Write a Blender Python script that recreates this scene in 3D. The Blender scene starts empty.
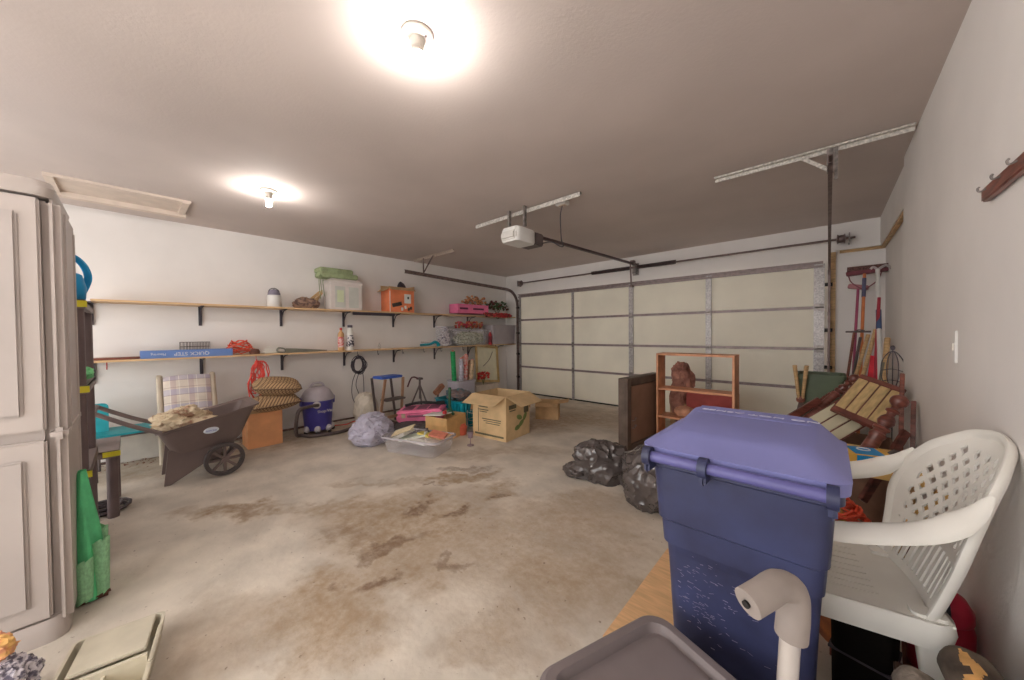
import bpy, bmesh, math, random
from mathutils import Vector, Matrix, noise, Euler
PI=math.pi; R=math.radians
SC=bpy.context.scene; COL=SC.collection
rnd=random.Random(7)
# ---------------------------------------------------------------- camera (fitted to the room)
F=346.84
yaw,pit,rol,CH=.7402,-.019,-.0089,1.2946
fw=Vector((-math.sin(yaw)*math.cos(pit),math.cos(yaw)*math.cos(pit),math.sin(pit)))
r0=Vector((math.cos(yaw),math.sin(yaw),0)); u0=r0.cross(fw)
rt=r0*math.cos(rol)+u0*math.sin(rol); up=-r0*math.sin(rol)+u0*math.cos(rol)
O=Vector((0,0,CH))
def ray(x,y): return fw+rt*((x-512)/F)-up*((y-340)/F)
def atx(x,y,X): d=ray(x,y); return O+d*(X/d.x)
def aty(x,y,Y): d=ray(x,y); return O+d*(Y/d.y)
def atz(x,y,Z=0): d=ray(x,y); return O+d*((Z-CH)/d.z)
cam=bpy.data.objects.new('camera',bpy.data.cameras.new('camera')); COL.objects.link(cam)
m=Matrix((rt,up,-fw)).transposed().to_4x4(); m.translation=O; cam.matrix_world=m
cam.data.sensor_width=36; cam.data.lens=36*F/1024; cam.data.clip_start=.02
SC.camera=cam
SC.view_settings.view_transform='Standard'; SC.view_settings.look='None'
SC.view_settings.gamma=1; SC.view_settings.exposure=.5; SC.view_settings.use_curve_mapping=False
# ---------------------------------------------------------------- materials
def lin(c):
    return tuple(((v/255)/12.92 if v/255<=.04045 else ((v/255+.055)/1.055)**2.4) for v in c)+(1,)
MC={}
def M(name,col,rough=.6,var=.12,scale=9,metal=0,bump=0,bscale=40,col2=None,lo=.35,hi=.65,alpha=1,spec=.4,coords='Object',stretch=(1,1,1)):
    if name in MC: return MC[name]
    m=bpy.data.materials.new(name); m.use_nodes=True; N=m.node_tree.nodes; L=m.node_tree.links
    b=N['Principled BSDF']; b.inputs['Roughness'].default_value=rough; b.inputs['Metallic'].default_value=metal
    b.inputs['Specular IOR Level'].default_value=spec; b.inputs['Alpha'].default_value=alpha
    tc=N.new('ShaderNodeTexCoord'); mp=N.new('ShaderNodeMapping'); mp.inputs['Scale'].default_value=stretch
    L.new(tc.outputs[coords],mp.inputs[0])
    n=N.new('ShaderNodeTexNoise'); n.inputs['Scale'].default_value=scale; n.inputs['Detail'].default_value=5
    L.new(mp.outputs[0],n.inputs[0])
    rp=N.new('ShaderNodeValToRGB'); L.new(n.outputs['Fac'],rp.inputs[0])
    c=lin(col); c2=lin(col2) if col2 else tuple(v*(1-var*1.6) for v in c[:3])+(1,)
    rp.color_ramp.elements[0].position=lo; rp.color_ramp.elements[1].position=hi
    rp.color_ramp.elements[0].color=c2; rp.color_ramp.elements[1].color=tuple(min(1,v*(1+(0 if col2 else var*.6))) for v in c[:3])+(1,)
    L.new(rp.outputs[0],b.inputs['Base Color'])
    if bump:
        n2=N.new('ShaderNodeTexNoise'); n2.inputs['Scale'].default_value=bscale; n2.inputs['Detail'].default_value=4
        L.new(mp.outputs[0],n2.inputs[0])
        bp=N.new('ShaderNodeBump'); bp.inputs['Strength'].default_value=bump; bp.inputs['Distance'].default_value=.01
        L.new(n2.outputs['Fac'],bp.inputs['Height']); L.new(bp.outputs[0],b.inputs['Normal'])
    MC[name]=m; return m
def pattern(name,base,stripes,rough=.8,bump=0):
    """stripes: list of (axis, count per metre, width share, colour, strength) laid over base in object space"""
    m=M(name,base,rough,.08,bump=bump); N=m.node_tree.nodes; L=m.node_tree.links; b=N['Principled BSDF']
    src=b.inputs['Base Color'].links[0].from_socket
    tc=N.new('ShaderNodeTexCoord'); sp=N.new('ShaderNodeSeparateXYZ'); L.new(tc.outputs['Object'],sp.inputs[0])
    for ax,cnt,w,col,st in stripes:
        if len(ax)==2:
            ad=N.new('ShaderNodeMath'); ad.operation='ADD' if ax[0]!='-' else 'SUBTRACT'
            if ax[0]=='-': L.new(sp.outputs['Y'],ad.inputs[0]); L.new(sp.outputs['Z'],ad.inputs[1])
            else: L.new(sp.outputs[ax[0]],ad.inputs[0]); L.new(sp.outputs[ax[1]],ad.inputs[1])
            s0=ad.outputs[0]
        else: s0=sp.outputs[ax]
        a=N.new('ShaderNodeMath'); a.operation='MULTIPLY'; a.inputs[1].default_value=cnt; L.new(s0,a.inputs[0])
        f=N.new('ShaderNodeMath'); f.operation='FRACT'; L.new(a.outputs[0],f.inputs[0])
        l=N.new('ShaderNodeMath'); l.operation='LESS_THAN'; l.inputs[1].default_value=w; L.new(f.outputs[0],l.inputs[0])
        k=N.new('ShaderNodeMath'); k.operation='MULTIPLY'; k.inputs[1].default_value=st; L.new(l.outputs[0],k.inputs[0])
        mx=N.new('ShaderNodeMixRGB'); mx.inputs[2].default_value=lin(col); L.new(k.outputs[0],mx.inputs[0]); L.new(src,mx.inputs[1]); src=mx.outputs[0]
    L.new(src,b.inputs['Base Color']); return m
def glow(name,col,s):
    m=bpy.data.materials.new(name); m.use_nodes=True; b=m.node_tree.nodes['Principled BSDF']
    b.inputs['Base Color'].default_value=lin(col); b.inputs['Emission Color'].default_value=lin(col); b.inputs['Emission Strength'].default_value=s
    return m
# ---------------------------------------------------------------- mesh builder
def rr(w,d,r,n=4,cx=0,cy=0):
    pts=[]
    for sx,sy,a0 in((1,1,0),(-1,1,90),(-1,-1,180),(1,-1,270)):
        for i in range(n+1):
            a=R(a0+90*i/n); pts.append((cx+sx*(w/2-r)+r*math.cos(a),cy+sy*(d/2-r)+r*math.sin(a)))
    return pts
def catmull(P,k=6,closed=False):
    P=[Vector(p) for p in P]; n=len(P); o=[]
    if n<3: return P
    rng=range(n if closed else n-1)
    for i in rng:
        g=lambda j:P[j%n] if closed else P[max(0,min(n-1,j))]
        a,b,c,d=g(i-1),g(i),g(i+1),g(i+2)
        for s in range(k):
            t=s/k; o.append(.5*((2*b)+(c-a)*t+(2*a-5*b+4*c-d)*t*t+(3*b-a-3*c+d)*t**3))
    if not closed: o.append(P[-1])
    return o
class MB:
    def __init__(s): s.bm=bmesh.new()
    def box(s,c,d,rot=(0,0,0),bev=0,M4=None):
        t=bmesh.new(); bmesh.ops.create_cube(t,size=1)
        bmesh.ops.scale(t,vec=d,verts=t.verts)
        if bev: bmesh.ops.bevel(t,geom=list(t.edges),offset=min(bev,min(d)*.45),segments=2,affect='EDGES')
        X=Matrix.Translation(c)@Euler(rot).to_matrix().to_4x4()
        if M4 is not None: X=M4@X
        return s.merge(t,X)
    def merge(s,t,X=None):
        if X is not None: bmesh.ops.transform(t,matrix=X,verts=t.verts)
        me=bpy.data.meshes.new('tmp'); t.to_mesh(me); t.free(); s.bm.from_mesh(me); bpy.data.meshes.remove(me); return s
    def loft(s,loops,cap=True,close=True):
        vs=[[s.bm.verts.new(p) for p in l] for l in loops]; n=len(vs[0])
        for a,b in zip(vs,vs[1:]):
            for i in range(n if close else n-1):
                j=(i+1)%n
                try: s.bm.faces.new((a[i],a[j],b[j],b[i]))
                except ValueError: pass
        if cap and close:
            s.bm.faces.new(vs[0][::-1]); s.bm.faces.new(vs[-1])
        return s
    def cyl(s,a,b,r,r2=None,seg=14,cap=True):
        a=Vector(a); b=Vector(b); r2=r if r2 is None else r2; d=(b-a).normalized()
        q=d.to_track_quat('Z','Y').to_matrix(); L=[]
        for c,rad in((a,r),(b,r2)): L.append([c+q@Vector((rad*math.cos(2*PI*i/seg),rad*math.sin(2*PI*i/seg),0)) for i in range(seg)])
        return s.loft(L,cap)
    def tube(s,pts,r,seg=8,k=0,closed=False,flat=1,upv=None):
        P=catmull(pts,k,closed) if k else [Vector(p) for p in pts]
        n=len(P); L=[]; prev=None
        for i,p in enumerate(P):
            a=P[i-1] if (i>0 or closed) else P[0]; b=P[(i+1)%n] if (i<n-1 or closed) else P[-1]
            t=(b-a).normalized() if (b-a).length>1e-9 else Vector((0,0,1))
            if upv is not None: x=Vector(upv).cross(t)
            elif prev is None:
                x=t.orthogonal()
            else: x=prev-t*prev.dot(t)
            if x.length<1e-6: x=t.orthogonal()
            x.normalize(); prev=x; y=t.cross(x)
            rad=r(i/(n-1)) if callable(r) else r
            L.append([p+x*(rad*math.cos(2*PI*j/seg))+y*(rad*flat*math.sin(2*PI*j/seg)) for j in range(seg)])
        if closed: L.append(L[0]); 
        if closed:
            vs=[[s.bm.verts.new(q) for q in l] for l in L[:-1]]; 
            for i in range(len(vs)):
                A,B=vs[i],vs[(i+1)%len(vs)]
                for j in range(seg):
                    s.bm.faces.new((A[j],A[(j+1)%seg],B[(j+1)%seg],B[j]))
            return s
        return s.loft(L)
    def lathe(s,prof,c=(0,0,0),seg=24,M4=None,cap=True):
        L=[]
        for r,z in prof:
            L.append([Vector((max(r,1e-4)*math.cos(2*PI*i/seg),max(r,1e-4)*math.sin(2*PI*i/seg),z)) for i in range(seg)])
        X=M4 if M4 is not None else Matrix.Translation(c)
        return s.loft([[X@p for p in l] for l in L],cap)
    def ball(s,c,r,seg=16,rot=(0,0,0)):
        t=bmesh.new(); bmesh.ops.create_uvsphere(t,u_segments=seg,v_segments=seg//2+2,radius=1)
        if not hasattr(r,'__len__'): r=(r,r,r)
        bmesh.ops.scale(t,vec=r,verts=t.verts)
        return s.merge(t,Matrix.Translation(c)@Euler(rot).to_matrix().to_4x4())
    def prism(s,poly,h,M4):
        a=[M4@Vector((x,y,0)) for x,y in poly]; b=[M4@Vector((x,y,h)) for x,y in poly]
        return s.loft([a,b])
    def sheet(s,fn,nu,nv,keep=None,thick=0):
        V=[[s.bm.verts.new(fn(i/nu,j/nv)) for j in range(nv+1)] for i in range(nu+1)]; fs=[]
        for i in range(nu):
            for j in range(nv):
                if keep is None or keep((i+.5)/nu,(j+.5)/nv): fs.append(s.bm.faces.new((V[i][j],V[i+1][j],V[i+1][j+1],V[i][j+1])))
        loose=[v for v in s.bm.verts if not v.link_faces]; bmesh.ops.delete(s.bm,geom=loose,context='VERTS')
        if thick: 
            bmesh.ops.recalc_face_normals(s.bm,faces=fs)
            bmesh.ops.solidify(s.bm,geom=fs,thickness=thick)
        return s
    def crumple(s,c,r,amp=.15,freq=3,seed=0,sub=4,floor=None,rot=0,power=1):
        t=bmesh.new(); bmesh.ops.create_icosphere(t,subdivisions=sub,radius=1); of=Vector((seed*7.3,seed*3.1,seed*1.7))
        for v in t.verts:
            n=v.co.normalized()
            d=noise.noise(n*freq*.8+of)
            e=1-min(1,abs(noise.noise(n*freq*1.7+of*2))*3.2); e2=1-min(1,abs(noise.noise(n*freq*3.6+of*3))*3)
            v.co=n*(1+amp*(d*.9+e*.38+e2*.16-.2))
            q=v.co; v.co=Vector((q.x*r[0],q.y*r[1],q.z*r[2]))
        X=Matrix.Translation(c)@Matrix.Rotation(rot,4,'Z')
        bmesh.ops.transform(t,matrix=X,verts=t.verts)
        if floor is not None:
            for v in t.verts:
                if v.co.z<floor: v.co.z=floor+(v.co.z-floor)*.02
        return s.merge(t)
    def build(s,name,mat,parent=None,smooth=True,ang=35,loc=None,rot=None):
        bmesh.ops.recalc_face_normals(s.bm,faces=s.bm.faces)
        me=bpy.data.meshes.new(name); s.bm.to_mesh(me); s.bm.free()
        if smooth: me.shade_smooth(); me.set_sharp_from_angle(angle=R(ang))
        for mm in (mat if isinstance(mat,(list,tuple)) else [mat]): me.materials.append(mm)
        o=bpy.data.objects.new(name,me); COL.objects.link(o)
        if parent is not None: o.parent=parent
        if loc is not None: o.location=loc
        if rot is not None: o.rotation_euler=rot
        return o
def tag(o,label=None,cat=None,group=None,kind=None):
    if label: o['label']=label
    if cat: o['category']=cat
    if group: o['group']=group
    if kind: o['kind']=kind
    return o
def T(name,label,cat,loc=(0,0,0),rz=0,group=None,rot=None):
    o=bpy.data.objects.new(name,None); COL.objects.link(o); o.empty_display_size=.05
    o.location=loc; o.rotation_euler=rot or (0,0,rz); return tag(o,label,cat,group)
def S(name,mb,mat,label,cat,loc=(0,0,0),rz=0,group=None,kind=None,smooth=True,ang=35,rot=None):
    return tag(mb.build(name,mat,None,smooth,ang,loc,rot or (0,0,rz)),label,cat,group,kind)
def struct(name,mb,mat,parent=None,smooth=False):
    o=mb.build(name,mat,parent,smooth)
    if parent is None: o['kind']='structure'
    return o
def dup(root,loc,rz=None,label=None,group=None):
    r=root.copy(); COL.objects.link(r); r.location=loc
    if rz is not None: r.rotation_euler=(0,0,rz)
    if label: r['label']=label
    if group: r['group']=group
    for ch in list(root.children):
        c=ch.copy(); COL.objects.link(c); c.parent=r
        for g in ch.children:
            d=g.copy(); COL.objects.link(d); d.parent=c
    return r
def letters(txt,size,mat,parent,loc,rot,name='lettering',ext=.0015,M4=None):
    cu=bpy.data.curves.new(name,'FONT'); cu.body=txt; cu.size=size; cu.extrude=ext; cu.align_x='CENTER'; cu.align_y='CENTER'
    tmp=bpy.data.objects.new('tmp',cu); COL.objects.link(tmp); bpy.context.view_layer.update()
    dg=bpy.context.evaluated_depsgraph_get(); me=bpy.data.meshes.new_from_object(tmp.evaluated_get(dg))
    bpy.data.objects.remove(tmp); me.materials.clear(); me.materials.append(mat); me.name=name
    o=bpy.data.objects.new(name,me); COL.objects.link(o); o.parent=parent; o.location=loc; o.rotation_euler=rot; return o
def oriented(a,b):
    a=Vector(a); b=Vector(b); q=(b-a).to_track_quat('Z','Y').to_matrix().to_4x4(); return Matrix.Translation(a)@q
#MATS
WALL=(233,228,224)
m_wall=M('painted drywall',WALL,.75,.03,2,bump=.08,bscale=90)
m_ceil=M('ceiling paint',(200,187,180),.85,.04,1.5,bump=.1,bscale=70)
m_wood=M('pine board',(222,186,142),.55,.15,6,stretch=(8,.6,8))
m_steel=M('galvanised steel',(150,142,138),.4,.25,30,metal=.6)
m_dsteel=M('dark steel track',(122,104,100),.45,.2,20,metal=.5)
m_blackmetal=M('black bracket metal',(72,66,74),.5,.1)
m_white=M('white enamel',(226,224,220),.35,.04)
m_wplast=M('white resin plastic',(233,230,222),.38,.04,4)
m_black=M('black rubber',(30,28,28),.6,.2)
m_card=M('corrugated cardboard',(206,170,126),.8,.12,7)
m_cardin=M('cardboard inside',(176,138,98),.85,.12,7)
m_ink=M('dark printing ink',(74,66,60),.7,.2)
m_brownwood=M('cherry stained wood',(132,76,62),.35,.3,10,stretch=(1,1,6),spec=.5)
m_tanwood=M('bare tan wood',(204,168,122),.6,.18,12,stretch=(1,1,5))
m_red=M('red plastic',(190,48,56),.4,.1)
m_orangecord=M('orange vinyl cord',(232,92,66),.5,.1)
m_blackcord=M('dark grey cord',(72,66,72),.6,.1)
m_clear=M('clear storage plastic',(236,234,240),.2,.03,alpha=.14)
m_teal=M('teal plastic',(20,150,168),.35,.1)
m_blue=M('blue plastic',(60,84,176),.4,.1)
m_green=M('green leaf',(62,104,58),.6,.3,30)
m_yellow=M('yellow sticker',(232,220,60),.5,.05)
m_paper=M('white paper',(228,226,220),.8,.05)
m_darkplast=M('dark brown grey plastic',(98,86,84),.55,.1)
m_pink=M('pink plastic',(242,134,172),.4,.08)
# ================================================================= THE ROOM
WS,BS=3.0,370
XL,XR,XRF,YD,H,YB=-5.432,.405,.47,5.76,2.58,-2.0
# floor with its dirt and oil stains
def floor_mat():
    m=M('stained concrete',(218,208,194),.8,.12,3.2,bump=.25,bscale=24,coords='Object')
    N=m.node_tree.nodes; L=m.node_tree.links; b=N['Principled BSDF']; src=b.inputs['Base Color'].links[0].from_socket
    tc=N.new('ShaderNodeTexCoord')
    nz=N.new('ShaderNodeTexNoise'); nz.inputs['Scale'].default_value=2.6; nz.inputs['Detail'].default_value=8; nz.inputs['Roughness'].default_value=.62; L.new(tc.outputs['Object'],nz.inputs[0])
    off=N.new('ShaderNodeVectorMath'); off.operation='MULTIPLY_ADD'; L.new(nz.outputs['Color'],off.inputs[0]); off.inputs[1].default_value=(.95,.95,0); off.inputs[2].default_value=(-.475,-.475,0)
    wp=N.new('ShaderNodeVectorMath'); wp.operation='ADD'; L.new(tc.outputs['Object'],wp.inputs[0]); L.new(off.outputs[0],wp.inputs[1])
    fine=N.new('ShaderNodeTexNoise'); fine.inputs['Scale'].default_value=13; fine.inputs['Detail'].default_value=7; fine.inputs['Roughness'].default_value=.7; L.new(tc.outputs['Object'],fine.inputs[0])
    def blob(src,cx,cy,rx,ry,a,col,st,soft=.5):
        sub=N.new('ShaderNodeVectorMath'); sub.operation='SUBTRACT'; L.new(wp.outputs[0],sub.inputs[0]); sub.inputs[1].default_value=(cx,cy,0)
        rot=N.new('ShaderNodeVectorRotate'); rot.rotation_type='Z_AXIS'; rot.inputs['Angle'].default_value=-R(a); L.new(sub.outputs[0],rot.inputs[0])
        sc=N.new('ShaderNodeVectorMath'); sc.operation='MULTIPLY'; L.new(rot.outputs[0],sc.inputs[0]); sc.inputs[1].default_value=(1/rx,1/ry,0)
        ln=N.new('ShaderNodeVectorMath'); ln.operation='LENGTH'; L.new(sc.outputs[0],ln.inputs[0])
        mr=N.new('ShaderNodeMapRange'); mr.inputs[1].default_value=1; mr.inputs[2].default_value=1-soft; mr.inputs[3].default_value=0; mr.inputs[4].default_value=st; L.new(ln.outputs['Value'],mr.inputs[0])
        fr=N.new('ShaderNodeMapRange'); fr.inputs[1].default_value=.30; fr.inputs[2].default_value=.62; fr.inputs[3].default_value=.35; fr.inputs[4].default_value=1; L.new(fine.outputs['Fac'],fr.inputs[0])
        mu=N.new('ShaderNodeMath'); mu.operation='MULTIPLY'; L.new(mr.outputs[0],mu.inputs[0]); L.new(fr.outputs[0],mu.inputs[1])
        mx=N.new('ShaderNodeMixRGB'); mx.inputs[2].default_value=lin(col); L.new(mu.outputs[0],mx.inputs[0]); L.new(src,mx.inputs[1]); return mx.outputs[0]
    BR=(158,132,100); DK=(120,94,74)
    for a in [(-3.25,.45,.42,.16,48,BR,.85),(-2.85,.9,.5,.13,48,BR,.55),(-2.2,1.25,.85,.5,40,BR,.85),(-1.75,.85,.55,.28,70,BR,.75),(-1.2,1.65,.85,.6,50,BR,.6),(-1.2,2.3,.9,.4,40,BR,.35),(-1.9,.4,.5,.35,60,BR,.45),(-.95,1.55,.5,.3,20,BR,.4),(-1.45,2.2,.5,.2,50,BR,.4),(-2.9,1.5,.6,.1,48,BR,.5),
              (-2.45,1.95,.55,.13,60,BR,.9),(-2.0,2.0,.3,.22,50,BR,.8),(-1.55,.6,.3,.2,40,BR,.6),(-1.05,1.05,.25,.15,30,BR,.5),(-2.7,2.6,1.0,.2,50,BR,.5),
              (-2.35,.9,.35,.12,45,DK,.35),(-2.02,1.12,.28,.09,70,DK,.8),(-2.25,1.45,.14,.08,50,DK,.9),(-1.95,1.95,.12,.06,40,DK,.8),(-2.6,2.1,.35,.07,58,DK,.6),(-3.2,.5,.28,.1,48,DK,.45),(-1.5,1.25,.12,.05,30,DK,.6),(-1.72,.86,.16,.09,60,DK,.9),(-2.0,1.6,.1,.05,50,DK,.8),(-2.45,1.7,.09,.04,50,DK,.8),
              (-4.95,.5,2.2,.5,90,BR,.6),(-4.9,2.6,2.0,.5,90,BR,.5),(-3.3,3.9,1.3,.8,40,BR,.75),(-2.3,4.8,1.6,.7,0,BR,.6),(-1.6,3.4,.7,.5,60,BR,.25)]:
        src=blob(src,*a)
    # small dark specks
    vo=N.new('ShaderNodeTexNoise'); vo.inputs['Scale'].default_value=38; vo.inputs['Detail'].default_value=2; L.new(tc.outputs['Object'],vo.inputs[0])
    mr=N.new('ShaderNodeMapRange'); mr.inputs[1].default_value=.70; mr.inputs[2].default_value=.76; mr.inputs[4].default_value=.6; L.new(vo.outputs['Fac'],mr.inputs[0])
    mx=N.new('ShaderNodeMixRGB'); mx.inputs[2].default_value=lin((104,78,64)); L.new(mr.outputs[0],mx.inputs[0]); L.new(src,mx.inputs[1])
    L.new(mx.outputs[0],b.inputs['Base Color']); return m
struct('floor',MB().box(((XL+XRF)/2,(YB+YD)/2,-.06),(XRF-XL+.6,YD-YB+.6,.12)),floor_mat())
struct('ceiling',MB().box(((XL+XRF)/2,(YB+YD)/2,H+.06),(XRF-XL+.6,YD-YB+.6,.12)),m_ceil)
struct('wall_left',MB().box((XL-.06,(YB+YD)/2,H/2),(.12,YD-YB+.36,H)),m_wall)
# unseen back wall; its wide opening is added to let world fill light in
struct('wall_back',MB().box((XL+.3,YB-.06,H/2),(.6,.12,H)).box((XR-.1,YB-.06,H/2),(.5,.12,H)).box(((XL+XR)/2,YB-.06,(2.3+H)/2),(XR-XL-1.0,.12,H-2.3)),m_wall)
wd=bpy.data.worlds.new('fill_world'); SC.world=wd; wd.use_nodes=True; wd.node_tree.nodes['Background'].inputs[0].default_value=(1,.985,.975,1); wd.node_tree.nodes['Background'].inputs[1].default_value=WS  # even world light added as soft fill through the back opening
w=MB().box((XR+.09,(YB+3.9)/2,H/2),(.18,3.9-YB,H)).box((XRF+.057,(3.9+YD)/2,H/2),(.114,YD-3.9+.1,H)).box((XRF-.022,(3.9+YD)/2,(2.25+H)/2),(.044,YD-3.9,H-2.25))
struct('wall_right',w,m_wall)
w=MB().box((-5.2,YD+.06,1.07),(.47,.12,2.14)).box((.215,YD+.06,1.07),(.56,.12,2.14)).box(((XL+XRF)/2,YD+.06,(2.14+H)/2),(XRF-XL,.12,H-2.14)).box((.26,YD-.02,2.27),(.42,.05,.03))
struct('wall_garage_door_side',w,m_wall)
# seam mouldings of the header on the right-hand recess
struct('trim_1',MB().box((.448,4.85,2.235),(.03,1.8,.03)).box((.27,5.745,2.235),(.36,.03,.03)),m_tanwood)
struct('trim_2',MB().box((.032,YD-.02,1.12),(.05,.04,2.24)),m_tanwood)
# attic hatch frame in the ceiling
h=MB(); 
h.box((-4.98,-.02,2.555),(.07,.85,.05)).box((-4.52,-.02,2.57),(.05,.85,.02)).box((-4.75,-.42,2.565),(.5,.05,.03)).box((-4.75,.37,2.565),(.5,.05,.03)).box((-4.75,-.02,2.577),(.46,.8,.01))
struct('trim_3',h,M('hatch paint',(214,198,184),.7,.05))
struct('baseboard_left',MB().box((XL+.008,1.9,.012),(.016,7.6,.025)),M('dirty wall foot',(120,96,88),.9,.3,12))
# garage door
m_panel=M('cream insulation panel',(246,240,222),.6,.05,1.5,bump=.05,bscale=8)
gd=T('garage_door','wide cream panelled overhead garage door with grey steel strips, closed','garage door',(-2.52,5.73,0))
ZS=[0,.575,1.07,1.58,2.13]; X0,X1=-2.46,2.47
for k in range(4):
    p=MB().box(((X0+X1)/2,.0,(ZS[k]+ZS[k+1])/2),(X1-X0,.04,ZS[k+1]-ZS[k]-.012))
    pn=p.build('door_panel',m_panel,gd,False)
for k in (1,2,3): MB().box((0,-.03,ZS[k]),(X1-X0,.018,.036)).build('joint_strip',m_steel if 0 else M('grey joint strip',(150,134,132),.45,.15,20,metal=.3),gd,False)
s=MB().box((0,-.045,2.08),(X1-X0,.05,.022)).box((0,-.045,2.13),(X1-X0,.05,.018)).box((0,-.03,2.105),(X1-X0,.012,.05)); s.build('top_strut',MC['grey joint strip'],gd,False)
m_stile=M('punched steel stile',(178,172,170),.35,.25,60,metal=.35)
for x,w_ in((-3.62+2.52,.045),(-2.47+2.52,.075),(-1.3+2.52,.075),(-.09+2.52,.1),(-4.96+2.52,.05)):
    st=MB().box((x,-.035,1.06),(w_,.02,2.1))
    st=st.build('stile',m_stile,gd,False)
    hb=MB()
    for z in ZS[1:4]: hb.box((x,-.052,z),(w_*.9,.014,.09),bev=.004).cyl((x-w_*.4,-.062,z),(x+w_*.4,-.062,z),.009,seg=8)
    hb.build('hinge',m_steel,st,True)
MB().box((0,-.012,.012),(X1-X0,.03,.025)).build('bottom_seal',m_black,gd,False)
# tracks
def track(x,ye,side,label,zc=2.22,ze=2.30):
    t=T('door_track',label,'track',(x,5.66,0),0,None)
    pts=[(0,0,0.02),(0,0,1.7),(0,-.01,1.95),(0,-.08,2.1),(0,-.2,2.19),(0,-.34,zc),(0,-.7,zc+.01),(0,ye-5.66,ze)]
    P=catmull(pts[1:6],6); P=[Vector(pts[0])]+P+[Vector(pts[6]),Vector(pts[7])]
    c=MB(); L=[]
    for i,p in enumerate(P):
        a=P[max(0,i-1)]; b=P[min(len(P)-1,i+1)]; tt=(b-a).normalized(); nn=Vector((0,-tt.z,tt.y))
        pr=[(-.012,-.028),(.012,-.028),(.012,-.022),(-.006,-.022),(-.006,.022),(.012,.022),(.012,.028),(-.012,.028)]
        L.append([p+Vector((1,0,0))*q[0]*side+nn*q[1] for q in pr])
    c.loft(L); c.build('rail',m_dsteel,t,True)
    for z in (.3,.9,1.5,2.0): MB().box((-side*.0,.05,z),(.03,.05,.05)).build('jamb_bracket',m_steel,t,False)
    for z in (.35,.85,1.3,1.85): MB().cyl((-.04*side,0,z),(.03*side,0,z),.022,seg=12).build('roller',m_black,t)
    return t
track(-5.0,2.95,-1,'curved steel door track above the wall shelves')
track(.0,3.05,1,'curved steel door track beside the leaning garden tools',2.24,2.40)
# torsion bar
tb=T('torsion_bar','long steel torsion bar with coil springs above the garage door','torsion bar',(-2.4,5.64,2.37))
MB().cyl((-2.58,0,0),(2.62,0,0),.013).build('shaft',m_dsteel,tb)
for a,b in((-.78,-.06),(.06,.66)):
    MB().tube([(a+(b-a)*i/260,.028*math.cos(i*1.05),.028*math.sin(i*1.05)) for i in range(261)],.006,5).build('spring',M('dark spring steel',(84,70,70),.5,.2,metal=.4),tb)
MB().box((0,.05,-.02),(.05,.1,.16)).box((0,.09,-.02),(.1,.012,.2)).build('centre_bracket',m_steel,tb,False)
for x in (-2.5,2.5):
    MB().lathe([(.02,-.04),(.055,-.035),(.055,-.028),(.045,-.02),(.045,.02),(.055,.028),(.055,.035),(.02,.04)],M4=Matrix.Translation((x,0,0))@Matrix.Rotation(PI/2,4,'Y')).build('cable_drum',m_dsteel,tb)
    MB().box((x+(.07 if x>0 else -.07),.05,0),(.012,.13,.12)).build('end_bracket',m_steel,tb,False)
# opener
op=T('garage_door_opener','white boxed garage door opener hanging below the ceiling','opener',(-2.38,2.78,2.22))
o_=MB(); o_.loft([[(x,y,0) for x,y in rr(.22,.28,.04,4,0,-.06)],[(x,y,.02) for x,y in rr(.24,.30,.05,4,0,-.06)],[(x,y,.12) for x,y in rr(.24,.30,.05,4,0,-.06)],[(x,y,.145) for x,y in rr(.21,.28,.04,4,0,-.06)]]); o_.build('housing',m_white,op)
MB().box((0,.155,.07),(.22,.14,.13),bev=.012).build('rear_cover',m_darkplast,op)
MB().box((0,-.21,.06),(.2,.05,.09),bev=.02).build('lamp_lens',M('milky lens',(210,206,200),.4,.05),op)
MB().box((0,1.55,.17),(.035,2.75,.03),rot=(R(1.4),0,0)).build('rail',M('dark opener rail',(88,70,70),.5,.15,metal=.3),op,False)
MB().box((0,2.78,.22),(.06,.08,.06)).box((0,2.7,.02),(.02,.02,.4),rot=(R(6),0,0)).box((0,2.74,-.17),(.03,.1,.03)).build('door_arm',m_dsteel,op,False)
for x in(-.09,.12): MB().box((x,-.1,.25),(.02,.035,.2)).build('hanger_strap',m_steel,op,False)
MB().box((.02,-.02,.335),(1.4,.035,.02)).box((.02,-.035,.325),(1.4,.008,.04)).build('ceiling_angle',M('white punched angle iron',(206,200,192),.5,.25,60,metal=.2),op,False)
ol=T('ceiling_outlet','white outlet box on the ceiling with a small bulb guard near the opener','outlet',(-1.93,2.86,2.58))
MB().box((0,0,-.02),(.12,.08,.04),bev=.006).build('box',m_white,ol); MB().box((0,0,-.042),(.07,.045,.006)).build('face',M('outlet ivory',(200,180,160),.5,.05),ol)
cd=S('electric_cord',MB().tube([(-1.93,2.86,2.54),(-1.96,2.87,2.46),(-1.98,2.9,2.36),(-2.04,3.0,2.26),(-2.05,3.05,2.2),(-2.12,3.08,2.22),(-2.2,3.05,2.27),(-2.34,3.02,2.27)],.006,6,k=6),m_blackcord,'dark cord looping down from the ceiling outlet to the opener','cord')
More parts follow.
